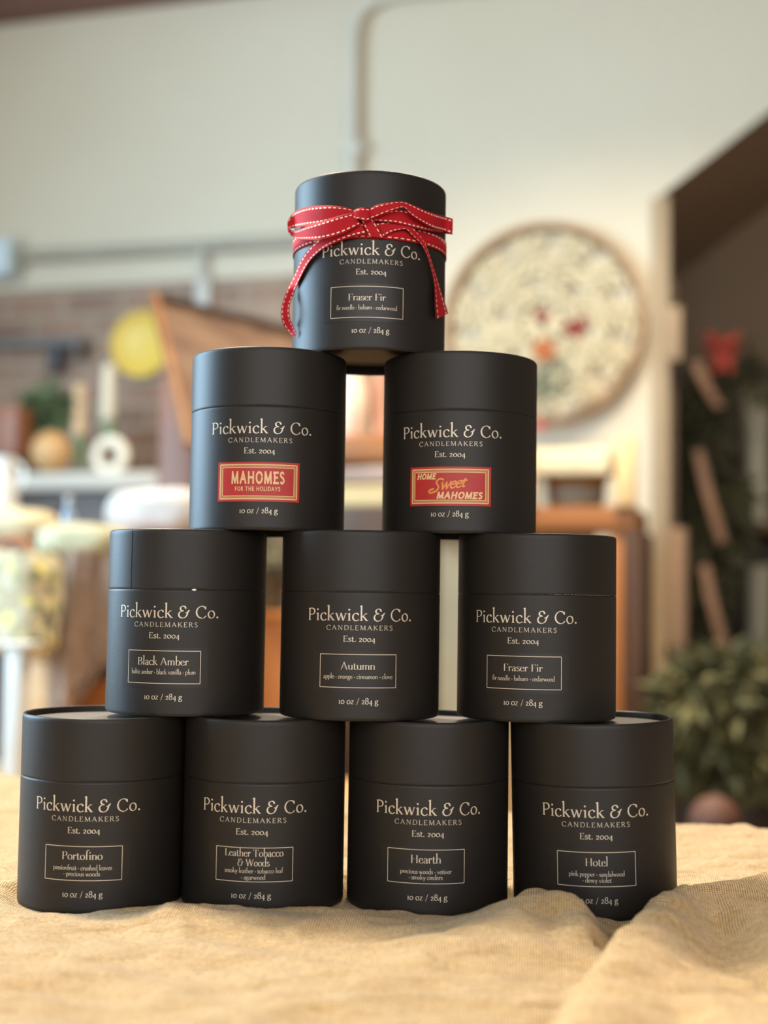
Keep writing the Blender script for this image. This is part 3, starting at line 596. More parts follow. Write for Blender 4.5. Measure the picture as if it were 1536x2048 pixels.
prism([(-2.05, wy0), (-1.95, wy0), (-1.95, wy1), (-2.05, wy1)], 0, wz0, lw); prism([(-2.05, wy0), (-1.95, wy0), (-1.95, wy1), (-2.05, wy1)], wz1, CEIL, lw)
struct(lw.obj('wall_left', PLASTER, smooth=False))
wf = MB()
for y in (wy0 + .03, (wy0 + wy1) / 2, wy1 - .03): wf.box((-2.02, y, (wz0 + wz1) / 2), (.05, .06, wz1 - wz0), bev=.004)
for z in (wz0 + .03, (wz0 + wz1) / 2, wz1 - .03): wf.box((-2.02, (wy0 + wy1) / 2, z), (.045, wy1 - wy0, .06), bev=.004)
struct(wf.obj('window_1', WHITE, smooth=False))
# beam under the ceiling, corner casing
BEAM = wood('brown_beam', (128, 92, 78), (104, 74, 62), .6)
zc = onwall(0, 52).z
o = MB().box((0, 0, 0), (4.2, .09, .13), bev=.004).obj('trim_1', BEAM, smooth=False); o.location = W0 + WN * .045 - WU * .55 + Vector((0, 0, zc + .065)); o.rotation_euler = (0, 0, -TH); struct(o)
CASE = mat('beige_casing', (164, 142, 112), .5, sc=5)
struct(pbox(1303, 392, 1338, 2300, 3.53, .05, bev=.006).obj('trim_2', CASE, smooth=False))
DK = mat('dark_brown_paint', (92, 72, 54), .6, sc=5)
struct(pbox(1338, 560, 1352, 2300, 3.55, .05, bev=.004).obj('trim_3', DK, smooth=False))
# ------------------------------------------------------------------ services on the wall
def wtube(pts, r, off): return MB().tube([onwall(x, y, off) for x, y in pts], r, 12)
bend = [(707, 640), (706, 420), (705, 200), (706, 90), (709, 55), (718, 28), (735, 8), (760, -6), (800, -16), (900, -26), (1100, -40)]
t = thing('conduit_pipe', 'pale vertical conduit bending right near the ceiling, above the top candle tube', 'pipe', onwall(707, 640, .03))
part(wtube(bend, .0185, .035), 'pipe_run', CONDUIT, t)
for yy in (300, 560): 
    p = onwall(706, yy, .03); part(MB().box(p, (.07, .05, .022), -TH, bev=.003), 'pipe_clamp', CONDUIT, t)
t = thing('conduit_pipe', 'thin grey horizontal conduit running from the pale blue box behind the bow', 'pipe', onwall(30, 500, .03))
part(wtube([(22, 514), (200, 505), (420, 492), (700, 474)], .02, .03), 'pipe_run', GREYC, t)
part(MB().box(onwall(36, 514, .03), (.03, .06, .06), -TH, bev=.004), 'pipe_coupling', GREYC, t)
BLUEW = mat('pale_blue_plastic', (222, 240, 246), .4, sc=5)
o = pbox(-40, 478, 24, 552, onwall(0, 515, .08).y, .07, bev=.006); t = thing('junction_box', 'pale blue box at the left edge of the wall where the horizontal conduit ends', 'electrical box', at(-8, 552, 4.0))
part(o, 'box_body', BLUEW, t); part(pbox(-34, 484, 18, 546, onwall(0, 515, .10).y, .02, bev=.003), 'cover_plate', BLUEW, t)
t = thing('outlet_box', 'small white surface box on the wall above the tilted wooden frame', 'electrical box', onwall(403, 605, .03))
part(pbox(388, 556, 418, 612, onwall(403, 580, .07).y, .06), 'box_body', WHITE, t); part(MB().tube([onwall(403, 560, .035), onwall(403, 540, .035), onwall(403, 500, .035)], .01), 'pipe_stub', WHITE, t)
# ------------------------------------------------------------------ helpers for the shop goods
def prect(x0, y0, x1, zb, Y, th, **k):      # box with its top on sight line y0 and its base at height zb
    a = at((x0 + x1) / 2, y0, Y); q = a.copy()
    w = abs(at(x1, y0, Y).x - at(x0, y0, Y).x); h = a.z - zb; mb = k.get('mb') or MB()
    rz = k.get('rz', -TH); c = Vector((a.x, a.y, zb + h / 2)) + Vector((-math.sin(rz), math.cos(rz), 0)) * (th / 2)
    return mb.box(c, (w / max(.6, math.cos(rz)), th, h), rz, bev=min(k.get('bev', .004), th * .2, w * .2))
def plathe(cx, y0, zb, Y, prof, n=40, M=None):   # turned shape: radii in sight-line px, t from base 0 to top 1
    a = at(cx, y0, Y); s = Y / F; h = a.z - zb
    return MB().lathe([(r * s, t * h) for r, t in prof], n, (a.x, Y, zb))
def base(mb): return Vector(((min(v.x for v in mb.v) + max(v.x for v in mb.v)) / 2, (min(v.y for v in mb.v) + max(v.y for v in mb.v)) / 2, min(v.z for v in mb.v)))
def build(name, label, cat, parts, group=None):
    bs = base(parts[0][1]); t = thing(name, label, cat, bs, 0, group)
    for pn, mb, m in parts: part(mb, pn, m, t)
    return t
def leafcloud(c, rad, n, ln, wd, mb=None, droop=.3, seed=1):
    rnd = random.Random(seed); mb = mb or MB(); c = Vector(c)
    for _ in range(n):
        while True:
            p = Vector((rnd.uniform(-1, 1), rnd.uniform(-1, 1), rnd.uniform(-1, 1)))
            if p.length <= 1: break
        o = c + Vector((p.x * rad[0], p.y * rad[1], p.z * rad[2]))
        d = (p + Vector((rnd.uniform(-.7, .7), rnd.uniform(-.7, .7), rnd.uniform(-.7, .7) - droop))).normalized()
        sd = d.cross(Vector((rnd.uniform(-1, 1), rnd.uniform(-1, 1), rnd.uniform(-1, 1)))).normalized(); nn = d.cross(sd)
        L = ln * rnd.uniform(.7, 1.3); W = wd * rnd.uniform(.7, 1.2)
        mb.add([o, o + d * L * .45 + sd * W / 2 - nn * W * .15, o + d * L * .45 - sd * W / 2 - nn * W * .15, o + d * L * .5 + nn * W * .1, o + d * L - Vector((0, 0, L * .1))],
               [(0, 1, 3), (0, 3, 2), (1, 4, 3), (3, 4, 2)])
    return mb
def softbox(x0, x1, z0, z1, Yc_, th, rz=-TH, amp=.006, seed=1, e=3.2):   # cushion/folded textile: superellipsoid with soft lumps
    cx = (x0 + x1) / 2; cz = (z0 + z1) / 2; a = (x1 - x0) / 2; b = th / 2; c = (z1 - z0) / 2
    V = []; Fc = []; NU, NV = 40, 24; R_ = Matrix.Rotation(rz, 3, 'Z')
    sg = lambda v, p: math.copysign(abs(v) ** p, v)
    for j in range(NV + 1):
        ph = -PI / 2 + PI * j / NV
        for i in range(NU):
            th_ = 2 * PI * i / NU; k = 2 / e
            p = Vector((a * sg(math.cos(ph), k) * sg(math.cos(th_), k), b * sg(math.cos(ph), k) * sg(math.sin(th_), k), c * sg(math.sin(ph), k)))
            p += p.normalized() * amp * noise.fractal(Vector((p.x * 14 + seed, p.y * 14, p.z * 22)), 1, 2, 3) if p.length else Vector()
            p = R_ @ p; V.append((p.x + cx, p.y + Yc_, max(p.z + cz, z0)))
    for j in range(NV):
        for i in range(NU): Fc.append((j * NU + i, j * NU + (i + 1) % NU, (j + 1) * NU + (i + 1) % NU, (j + 1) * NU + i))
    return MB().add(V, Fc)
# materials for goods
M_ = {}
def C_(name, c, r=.6, **k):
    if name not in M_: M_[name] = mat(name, c, r, **k)
    return M_[name]
REDWOOD = wood('red_brown_wood', (142, 90, 62), (118, 72, 50), .5, 'Z')
HONEY = wood('honey_wood', (168, 108, 56), (142, 86, 42), .45, 'X')
HONEYZ = wood('honey_wood_upright', (190, 126, 66), (164, 102, 50), .45, 'Z')
BLOND = wood('blond_wood', (206, 164, 112), (188, 144, 94), .5, 'X')
BLONDZ = wood('blond_wood_upright', (232, 196, 140), (214, 176, 120), .5, 'Z')
WALNUT = wood('walnut_wood', (86, 64, 48), (66, 48, 36), .5, 'X')
KNIT = mat('taupe_knit', (150, 124, 104), .9, c2=(126, 102, 84), sc=70, bump=.9, bsc=160, sheen=.3)
KNITW = mat('oatmeal_knit', (200, 190, 182), .9, c2=(178, 168, 160), sc=90, bump=.8, bsc=180, sheen=.3)
LEAF = mat('sage_green_leaf', (104, 124, 84), .6, c2=(72, 94, 62), sc=20)
LEAFD = mat('dark_pine_needles', (80, 80, 54), .7, c2=(52, 50, 34), sc=14)
LEAFO = mat('olive_leaf', (104, 98, 58), .7, c2=(70, 66, 36), sc=14)
STEM = mat('brown_stem', (96, 76, 54), .7)
# ------------------------------------------------------------------ left: console with goods on top
YS = 3.35; zt = at(150, 944, YS).z
cab = thing('console_cabinet', 'dark console cabinet with a white top shelf against the brick, far left', 'cabinet', (at(140, 1000, YS).x, YS + .15, 0), -TH)
def pr(x0, x1, z0, z1, Y, th, bev=.004):
    a = at((x0 + x1) / 2, 1100, Y); w = (x1 - x0) / F * Y; return MB().box((a.x - math.sin(-TH) * th / 2, Y + th / 2, (z0 + z1) / 2), (w, th, z1 - z0), -TH, bev=bev)
part(pr(-60, 326, zt - .045, zt, YS, .34), 'top_shelf', C_('warm_white_shelf', (188, 180, 166), .6), cab)
part(pr(-50, 312, .06, zt - .045, YS + .03, .28), 'cabinet_body', WALNUT, cab)
for x0, x1 in ((-40, 120), (128, 304)):
    d = pr(x0, x1, .1, zt - .09, YS + .008, .02, .003); dd = part(d, 'door', WALNUT, cab)
part(pr(-46, 308, 0, .06, YS + .05, .24), 'plinth', WALNUT, cab)
ZS = zt
build('wooden_ball', 'pale turned wooden ball on the white shelf, left of the ring-shaped roll', 'ornament', [('ball', plathe(103, 862, ZS, YS + .06, [(0, 0)] + [(40 * math.sin(PI * k / 20), .5 - .5 * math.cos(PI * k / 20)) for k in range(1, 20)] + [(0, 1)]), BLOND), ('stem_stub', plathe(103, 856, at(103, 864, YS + .06).z, YS + .06, [(0, 0), (4, 0), (3, 1), (0, 1)]), STEM)])
CREAMT = mat('cream_twine', (236, 226, 206), .85, c2=(220, 208, 186), sc=60, bump=.6)
rc = at(221, 912, YS + .06); R1 = 30 * YS / F; r1 = .0150
ringmb = MB().tube([rc + Vector((math.cos(t) * R1 * math.cos(TH), -math.sin(TH) * math.cos(t) * R1, math.sin(t) * R1)) for t in [2 * PI * k / 40 for k in range(40)]], r1, 12, closed=True)
build('twine_roll', 'white ring-shaped roll with a dark hole standing on the white shelf', 'roll', [('wound_roll', ringmb, CREAMT), ('core', MB().lathe([(.014, -.012), (.0245, -.012), (.0245, .012), (.014, .012), (.014, -.012)], 24, M=Matrix.Translation(rc) @ Matrix.Rotation(-TH, 4, 'Z') @ Matrix.Rotation(PI / 2, 4, 'X')), C_('brown_card', (130, 98, 74)))])
for cx, y0, ys, c, cn, lab in ((160, 768, 870, (214, 178, 138), 'tan_wax', 'tan taper candle in a green glass holder, beside the green plant'), (218, 728, 838, (226, 212, 186), 'ivory_wax', 'ivory taper candle in a green glass holder, behind the ring-shaped roll')):
    zz = at(cx, ys, YS + .2).z
    build('taper_candle', lab, 'candle', [('holder', plathe(cx, ys, ZS, YS + .2, [(0, 0), (18, 0), (19, .04), (12, .1), (8, .3), (15, .6), (14, .85), (17, 1), (14, 1), (12, .9), (0, .9)]), C_('green_glass_candle', (118, 132, 96), .25)), ('candle', plathe(cx, y0, zz - .01, YS + .2, [(0, 0), (14.5, 0), (12, .97), (4, 1), (0, 1)]), C_(cn, c, .5))], 'taper candles in green holders on the shelf')
pc = at(98, 820, YS + .2)
t = build('potted_plant', 'leafy green plant in a small dark pot on the white shelf', 'plant', [('pot', plathe(94, 872, ZS, YS + .22, [(0, 0), (22, 0), (30, .9), (32, 1), (27, 1), (26, .85), (0, .85)]), C_('dark_clay', (70, 58, 50))), ('foliage', leafcloud(pc, (.054, .045, .058), 260, .045, .02, seed=3), LEAF)])
build('cutting_board', 'honey-brown wooden board box at the left edge of the white shelf', 'box', [('box_body', prect(-40, 812, 38, ZS + .05, YS + .1, .12), REDWOOD), ('base_block', prect(-36, 884, 34, ZS, YS + .1, .11), WALNUT)])
build('white_jug', 'bright white ceramic jug at the left edge in front of the console', 'jug', [('jug_body', plathe(4, 915, zt - .30, 2.95, [(0, 0), (26, 0), (40, .25), (42, .5), (30, .8), (26, .92), (31, 1), (27, 1), (0, .9)]), C_('white_glaze', (225, 225, 220), .25)), ('jug_handle', MB().tube([at(30, 925, 2.95), at(46, 935, 2.95), at(50, 958, 2.95), at(38, 980, 2.95)], .006), C_('white_glaze', (0, 0, 0)))])
zj = zt - .30
build('stool', 'small dark wooden stool under the white jug', 'stool', [('seat', MB().box((at(4, 915, 2.95).x, 2.95, zj - .015), (.2, .2, .03), -TH, bev=.004), WALNUT)] + [('leg', MB().box((at(4, 915, 2.95).x + sx * .07, 2.95 + sy * .07, (zj - .03) / 2), (.025, .025, zj - .03), -TH, bev=.003), WALNUT) for sx in (-1, 1) for sy in (-1, 1)])
# rail with hanging bottles and the yellow plate
rail = thing('peg_rail', 'grey rail fixed to the brick with two dark things hanging from it', 'rail', onwall(60, 690, .06))
part(MB().tube([onwall(-60, 690, .07), onwall(175, 683, .07)], .016), 'rail_bar', C_('grey_steel', (128, 128, 126), .4), rail)
for q in (-20, 60, 150): part(MB().tube([onwall(q, 688, .01), onwall(q, 688, .07)], .008), 'bracket', C_('grey_steel', (0,) * 3), rail)
for (cx, y0, y1, c, cn, lab) in ((110, 690, 745, (72, 74, 80), 'slate_glaze', 'dark slate mug hanging from the grey rail'), (156, 684, 718, (98, 84, 78), 'umber_glaze', 'small umber mug hanging from the grey rail, to the right of the slate one')):
    Yh = onwall(cx, 700, .08).y; zb_ = at(cx, y1, Yh).z
    build('hanging_mug', lab, 'mug', [('mug_body', plathe(cx, y0, zb_, Yh, [(0, 0), (13, 0), (15, .1), (14, .9), (15, 1), (12, 1), (11, .15), (0, .15)]), C_(cn, c, .4)), ('mug_handle', MB().tube([at(cx + 12, y0 + 10, Yh), at(cx + 24, y0 + 14, Yh), at(cx + 24, y0 + 28, Yh), at(cx + 12, y0 + 32, Yh)], .004), C_(cn, c)), ('hook', MB().tube([at(cx, y0 - 6, Yh), at(cx, y0 + 6, Yh)], .004), C_('grey_steel', (0,) * 3))], 'mugs hanging on the rail')
YEL = mat('mustard_yellow_glaze', (238, 208, 96), .45, c2=(230, 196, 88), sc=8)
pcn = onwall(288, 690, .05); Mp = Matrix.Translation(pcn) @ Matrix.Rotation(-TH, 4, 'Z') @ Matrix.Rotation(PI / 2, 4, 'X')
pl = MB().lathe([(0, 0), (.05, 0), (.085, .012), (.097, .022), (.1, .022), (.088, .004), (.05, -.008), (0, -.008)], 56, M=Mp)
build('yellow_plate', 'round yellow plate hung on the brick wall beside the tilted wooden frame', 'plate', [('plate_dish', pl, YEL), ('foot_ring', MB().lathe([(.045, -.008), (.05, -.008), (.05, -.016), (.045, -.016), (.045, -.008)], 32, M=Mp), YEL)])
# upright and leaning frame
up_ = thing('wooden_pedestal', 'upright red-brown wooden pedestal standing left of the upper candle tubes', 'pedestal', (at(348, 1100, 3.0).x, 3.05, 0), -TH)
zp_ = at(345, 728, 3.0).z
for pn, mb in (('pedestal_body', pr(308, 388, .04, zp_ - .02, 3.0, .10)), ('pedestal_cap', pr(304, 392, zp_ - .02, zp_, 2.995, .11)), ('pedestal_foot', pr(302, 394, 0, .04, 2.99, .12))): part(mb, pn, REDWOOD, up_)
A_ = at(300, 588, 2.82); B_ = at(640, 672, 3.05); D_ = at(455, 905, 2.62)
ux = (B_ - A_).normalized(); uy = (D_ - A_); uy = (uy - ux * uy.dot(ux)); hgt = uy.length; uy.normalize(); uz = ux.cross(uy); wdt = (B_ - A_).length
FR = Matrix((ux, uy, uz)).transposed().to_4x4(); FR.translation = A_
def fb(x0, x1, y0, y1, z0=-.015, z1=.015): return MB().box((0, 0, 0), (x1 - x0, y1 - y0, z1 - z0), M=FR @ Matrix.Translation(((x0 + x1) / 2, (y0 + y1) / 2, (z0 + z1) / 2)), bev=.002)
t = thing('picture_frame', 'tilted honey-wood frame with a pinkish picture, leaning above the pedestal', 'picture frame', A_ + uy * hgt)
FRW = wood('oak_frame_wood', (146, 96, 50), (122, 76, 38), .6, 'X'); part(fb(0, .017, 0, hgt, -.008, .008), 'frame_side', FRW, t); part(fb(wdt - .017, wdt, 0, hgt, -.008, .008), 'frame_side', HONEY, t)
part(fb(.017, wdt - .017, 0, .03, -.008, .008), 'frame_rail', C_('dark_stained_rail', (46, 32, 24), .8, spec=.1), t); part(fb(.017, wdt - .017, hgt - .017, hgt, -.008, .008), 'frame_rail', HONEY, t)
part(fb(.02, wdt - .02, .015, hgt - .018, -.004, .004), 'picture', mat('pinkish_print', (128, 102, 82), .8, c2=(88, 68, 56), spec=.15, sc=9), t)
# ------------------------------------------------------------------ left foreground bench and textiles
ZB = .60
bn = thing('display_bench', 'blond wooden bench behind the cloth at the left edge', 'bench', (-.5, 2.15, 0), -TH)
part(MB().box((-.46, 2.16, ZB - .02), (1.05, .62, .04), -TH, bev=.004), 'bench_top', BLOND, bn)
for sx in (-1, 1):
    for sy in (-1, 1):
        p = Matrix.Rotation(-TH, 3, 'Z') @ Vector((sx * .46, sy * .25, 0)); part(MB().box((-.46 + p.x, 2.16 + p.y, (ZB - .04) / 2), (.05, .05, ZB - .04), -TH, bev=.004), 'leg', BLOND, bn)
def zz(px, py, Y): return at(px, py, Y).z
def xx(px, Y): return at(px, 1100, Y).x
# crate holding textiles
z1 = zz(150, 1066, 2.3)
crate = build('storage_crate', 'blond wooden crate behind the draped taupe knit throw', 'crate', [('crate_body', MB().box((xx(232, 2.34), 2.42, (ZB + z1) / 2), (.22, .22, z1 - ZB), -TH, bev=.004), HONEY)])
build('folded_blanket', 'folded oatmeal blanket heaped beside the upper left candle tubes', 'blanket', [('blanket', softbox(xx(222, 2.42), xx(430, 2.42), z1, zz(300, 978, 2.42), 2.42, .17, seed=4), KNITW)])
MIX = mat('pale_green_cotton', (186, 178, 148), .85, c2=(160, 154, 118), sc=26, bump=.4)
build('folded_cloth', 'pale green folded cotton lying over the crate edge above the knit throw', 'cloth', [('cotton', softbox(xx(76, 2.24), xx(262, 2.24), z1 - .045, z1 + .012, 2.25, .14, seed=9), MIX)])
# knit throw
V = []; Fc = []; nx_, nz_ = 44, 46; YT = 2.185
for j in range(nz_ + 1):
    v = j / nz_
    for i in range(nx_ + 1):
        u = i / nx_; px = 98 + 182 * u
        bot = 1428 - 237 * max(0, u - .08) + 5 * math.sin(u * 19)
        py = 1096 + (bot - 1096) * v
        p = at(px, py, YT); p.y += .006 * math.sin(u * 13 + v * 2) + .003 * math.sin(u * 37 + 3 * v) - .02 * v
        V.append(p)
n0 = len(V); V += [p + Vector((0, .006, 0)) for p in V]
for j in range(nz_):
    for i in range(nx_):
        a = j * (nx_ + 1) + i; q = (a, a + nx_ + 1, a + nx_ + 2, a + 1); Fc.append(q); Fc.append(tuple(x + n0 for x in q[::-1]))
tk = MB().add(V, Fc)
fr = MB()
for i in range(0, nx_ + 1, 2):
    p = V[nz_ * (nx_ + 1) + i]; fr.tube([p, p + Vector((.002, .002, -.015)), p + Vector((.001, 0, -.03))], .0022, 5)
t = thing('knit_throw', 'taupe knitted throw hanging with a slanting fringed hem', 'throw', at(190, 1096, YT)); part(tk, 'knit_panel', KNIT, t); o = part(fr, 'fringe', KNIT, t); o['kind'] = 'stuff'
# round tray behind the hem
tc_ = at(262, 1478, 2.25); RR = .125; Mt = Matrix.Translation(tc_) @ Matrix.Rotation(-TH, 4, 'Z') @ Matrix.Rotation(PI / 2 - .1, 4, 'X')
build('round_tray', 'round honey-wood tray with a dark rim standing behind the knit throw', 'tray', [('tray_rim', MB().lathe([(RR - .012, -.004), (RR, -.006), (RR + .004, .01), (RR, .026), (RR - .008, .026), (RR - .012, .008)], 64, M=Mt), C_('black_iron', (44, 36, 30), .5)), ('tray_base', MB().lathe([(0, 0), (RR - .01, 0), (RR - .01, .008), (0, .008)], 64, M=Mt), HONEY)])
build('honey_box', 'low honey-coloured wooden box below the floral tote bag', 'box', [('box_body', prect(50, 1322, 108, ZB, 2.2, .12), BLOND), ('box_lid', prect(46, 1308, 111, zz(130, 1322, 2.2), 2.195, .13), BLOND)])
# floral tote bag
fm, fn, fl_, fb_ = NM('floral_cotton'); fb_.inputs['Roughness'].default_value = .85
tcn = fn.new('ShaderNodeTexCoord'); vo = fn.new('ShaderNodeTexVoronoi'); vo.inputs['Scale'].default_value = 62; fl_.new(tcn.outputs['Object'], vo.inputs[0])
crn = fn.new('ShaderNodeValToRGB'); sx_ = fn.new('ShaderNodeSeparateXYZ'); fl_.new(vo.outputs['Color'], sx_.inputs[0]); fl_.new(sx_.outputs[0], crn.inputs[0]); crn.color_ramp.interpolation = 'CONSTANT'
E_ = crn.color_ramp.elements; E_[0].color = lin((176, 164, 134)); E_[1].position = .45; E_[1].color = lin((162, 154, 116))
for ps, cc in ((.62, (104, 116, 78)), (.74, (196, 188, 162)), (.88, (70, 70, 66)), (.93, (222, 210, 130))): e = E_.new(ps); e.color = lin(cc)
fl_.new(crn.outputs[0], fb_.inputs['Base Color'])
ztb = zz(50, 1100, 2.05)
bag = softbox(xx(-60, 2.05), xx(92, 2.05), zz(40, 1306, 2.2) , ztb, 2.12, .1, seed=12, e=5)
build('tote_bag', 'cream tote bag with a green and yellow floral print at the left edge', 'bag', [('bag_body', bag, fm), ('bag_handle', MB().tube([at(-5, 1102, 2.1), at(8, 1080, 2.1), at(40, 1078, 2.1), at(60, 1104, 2.1)], .007), C_('tan_leather', (176, 122, 84)))])
build('cushion', 'cream cushion lying above the floral tote bag', 'cushion', [('cushion_cover', softbox(xx(-80, 2.4), xx(98, 2.4), zz(40, 1086, 2.4), zz(40, 1010, 2.4), 2.46, .14, seed=21, e=2.6), C_('cream_cotton', (204, 188, 150), .85))])
build('plank_shelf', 'thin brown plank shelf carrying the cream cushion', 'shelf', [('plank', MB().box((xx(5, 2.46), 2.47, zz(40, 1086, 2.4) - .01), (.24, .2, .02), -TH, bev=.003), REDWOOD)] + [('support', MB().box((xx(5, 2.46) + s * .1, 2.53, (zz(40, 1086, 2.4) - .02 + ZB) / 2 ), (.02, .04, zz(40, 1086, 2.4) - .02 - ZB), -TH, bev=.002), REDWOOD) for s in (-1, 1)])
build('ladder_rail', 'narrow white painted post beside the knit throw', 'post', [('post_shaft', prect(84, 1112, 108, zz(95, 1309, 2.2), 2.22, .03), WHITE)])
build('white_post', 'thick white painted post at the lower left edge beyond the cloth', 'post', [('post_shaft', prect(8, 1296, 46, ZB, 1.98, .03), WHITE), ('post_cap', prect(-6, 1284, 60, zz(20, 1296, 1.98), 1.97, .045), WHITE)])
build('glass_bottle', 'slim blue-grey bottle standing on the crate left of the folded blanket', 'bottle', [('bottle_body', plathe(138, 1004, z1 + .0, 2.36, [(0, 0), (13, 0), (14, .1), (14, .6), (7, .78), (6, .95), (8, 1), (0, 1)]), C_('blue_grey_glass', (136, 150, 166), .25)), ('stopper', plathe(138, 992, zz(138, 1006, 2.36), 2.36, [(0, 0), (6, 0), (7, 1), (0, 1)]), WHITE)])
# ------------------------------------------------------------------ centre, glimpsed between the tubes
YC2 = 2.7; zsh = zz(735, 869, YC2)
sh = build('wall_shelf', 'thick orange-brown wooden shelf glimpsed between the two sticker tubes', 'shelf', [('shelf_board', MB().box((xx(725, YC2), YC2 + .1, (zsh + zz(735, 922, YC2)) / 2), (.26, .2, zsh - zz(735, 922, YC2)), -TH, bev=.004), HONEY)])
build('ivory_vase', 'ivory vase standing on the orange-brown shelf between the sticker tubes', 'vase', [('vase_body', plathe(700, 720, zsh, YC2 + .06, [(0, 0), (22, 0), (36, .3), (34, .6), (24, .85), (28, 1), (24, 1), (0, .9)]), C_('ivory_glaze', (240, 220, 200), .35))])
build('copper_pot', 'copper-coloured pot on the shelf, right of the ivory vase', 'pot', [('pot_body', plathe(768, 735, zsh, YC2 + .08, [(0, 0), (26, 0), (30, .2), (32, .9), (35, 1), (31, 1), (29, .1), (0, .1)]), C_('copper_glaze', (200, 138, 100), .35, metal=.3))])
# hutch
YH = 3.0; ztop = zz(1200, 1012, YH); zbt = zz(1200, 1058, YH)
hu = thing('wooden_hutch', 'orange-brown wooden hutch with a thick top, right of the upper tubes', 'hutch', (xx(1000, YH), YH + .15, 0), -TH)
def hb(x0, x1, z0, z1, dy, th): 
    xm = (x0 + x1) / 2; a = xx(xm, YH); Yy = YH - (xm - 1260) / F * YH * math.tan(TH) + dy
    return MB().box((a, Yy + th / 2, (z0 + z1) / 2), ((x1 - x0) / F * YH, th, z1 - z0), -TH, bev=.004)
part(hb(812, 1318, zbt, ztop, 0, .3), 'hutch_top', HONEY, hu)
part(hb(1230, 1278, 0, zbt, .005, .05), 'leg', HONEYZ, hu); part(hb(824, 862, 0, zbt, .005, .05), 'leg', HONEYZ, hu)
part(hb(1278, 1318, 0, zbt, .0, .28), 'side_panel', wood('shaded_side_oak', (78, 48, 26), (62, 38, 20), .5, 'Z'), hu)  # same hutch wood, its shaded side put into a darker colour
part(hb(862, 1234, .30, .34, .02, .24), 'lower_shelf', HONEY, hu); part(hb(862, 1234, .34, zbt, .25, .02), 'back_panel', C_('cream_panel', (226, 196, 146), .6), hu)
build('honey_chest', 'honey-wood chest glimpsed between the left and middle tubes of the three-tube row', 'chest', [('chest_body', prect(462, 1240, 586, .0, 2.5, .25), HONEYZ), ('chest_lid', prect(456, 1224, 592, zz(550, 1240, 2.5), 2.49, .27), HONEYZ)])
zch = zz(550, 1224, 2.5)
build('greenery_basket', 'dark basket of grey-green sprigs on the honey-wood chest', 'basket', [('basket_body', plathe(524, 1150, zch, 2.62, [(0, 0), (40, 0), (50, .9), (53, 1), (46, 1), (44, .1), (0, .1)]), C_('dark_wicker', (88, 78, 60), .8)), ('sprigs', leafcloud(at(528, 1105, 2.62), (.05, .05, .05), 260, .04, .014, seed=8), mat('grey_green_leaf', (120, 116, 92), .7))])
build('folded_blanket', 'grey-mauve folded blanket below the orange-brown shelf between the sticker tubes', 'blanket', [('blanket', softbox(xx(650, 2.6), xx(830, 2.6), zz(735, 972, 2.6), zz(735, 930, 2.6), 2.68, .14, seed=31), C_('mauve_grey_wool', (140, 124, 118), .9))])
zk = zz(735, 972, 2.6)
build('cream_box', 'cream box under the grey-mauve blanket between the sticker tubes', 'box', [('box_body', MB().box((xx(740, 2.6), 2.68, (zz(735, 1012, 2.6) + zk - .008) / 2), (.21, .17, zk - .008 - zz(735, 1012, 2.6)), -TH, bev=.004), C_('butter_card', (222, 196, 142), .7)), ('box_lid', MB().box((xx(740, 2.6), 2.68, zk - .004), (.216, .176, .008), -TH, bev=.002), C_('butter_card', (0,) * 3))])
zl = zz(735, 1012, 2.6)
build('walnut_cabinet', 'dark walnut cabinet carrying the cream box, seen through the central gap', 'cabinet', [('cabinet_body', MB().box((xx(740, 2.6), 2.7, zl / 2), (.24, .22, zl - .001), -TH, bev=.004), WALNUT)])
# ------------------------------------------------------------------ carved medallion on the wall
MC = onwall(1086, 648, .03); RM = 203 / F * 3.62
CARV = mat('whitewashed_carving', (226, 214, 180), .7, c2=(208, 194, 158), sc=30)
MED = Matrix.Translation(MC) @ Matrix.Rotation(-TH, 4, 'Z') @ Matrix.Rotation(PI / 2, 4, 'X')
t = thing('wall_medallion', 'large round whitewashed carved-wood medallion in a brown ring on the plaster wall', 'wall art', MC)
part(MB().lathe([(RM - .012, -.012), (RM + .006, -.012), (RM + .008, 0), (RM + .006, .022), (RM - .008, .022), (RM - .012, 0), (RM - .012, -.012)], 96, M=MED), 'ring_frame', C_('brown_cane', (166, 128, 88), .5), t)
def petal(mb, x, y, a, L, W, h=.012):
    d = Vector((math.cos(a), math.sin(a), 0)); n = Vector((-d.y, d.x, 0)); o = Vector((x, y, 0)); V = []
    for z in (-h / 2, h / 2):
        for s, w in ((0, 0), (.3, .42), (.65, .5), (.9, .28), (1, 0), (.9, -.28), (.65, -.5), (.3, -.42)): V.append(MED @ (o + d * L * s + n * W * w + Vector((0, 0, z))))
    mb.add(V, [tuple(range(8))[::-1], tuple(range(8, 16))] + [(i, (i + 1) % 8, (i + 1) % 8 + 8, i + 8) for i in range(8)])
def rosette(x, y, r, k=8, a0=0):
    mb = MB()
    for i in range(k):
        a = a0 + 2 * PI * i / k; petal(mb, x + math.cos(a) * r * .26, y + math.sin(a) * r * .26, a, r * .72, r * .31)
    mb.tube([MED @ Vector((x + r * .27 * math.cos(q), y + r * .27 * math.sin(q), .004)) for q in [2 * PI * j / 16 for j in range(16)]], r * .07, 6, closed=True)
    return mb
part(rosette(0, 0, .062, 10), 'rosette', CARV, t)
for k in range(6):
    a = 2 * PI * k / 6 + .3; part(rosette(.118 * math.cos(a), .118 * math.sin(a), .052, 8, a), 'rosette', CARV, t)
for k in range(11):
    a = 2 * PI * k / 11 + .1; part(rosette(.211 * math.cos(a), .211 * math.sin(a), .052, 8, a), 'rosette', CARV, t)
lt = MB()
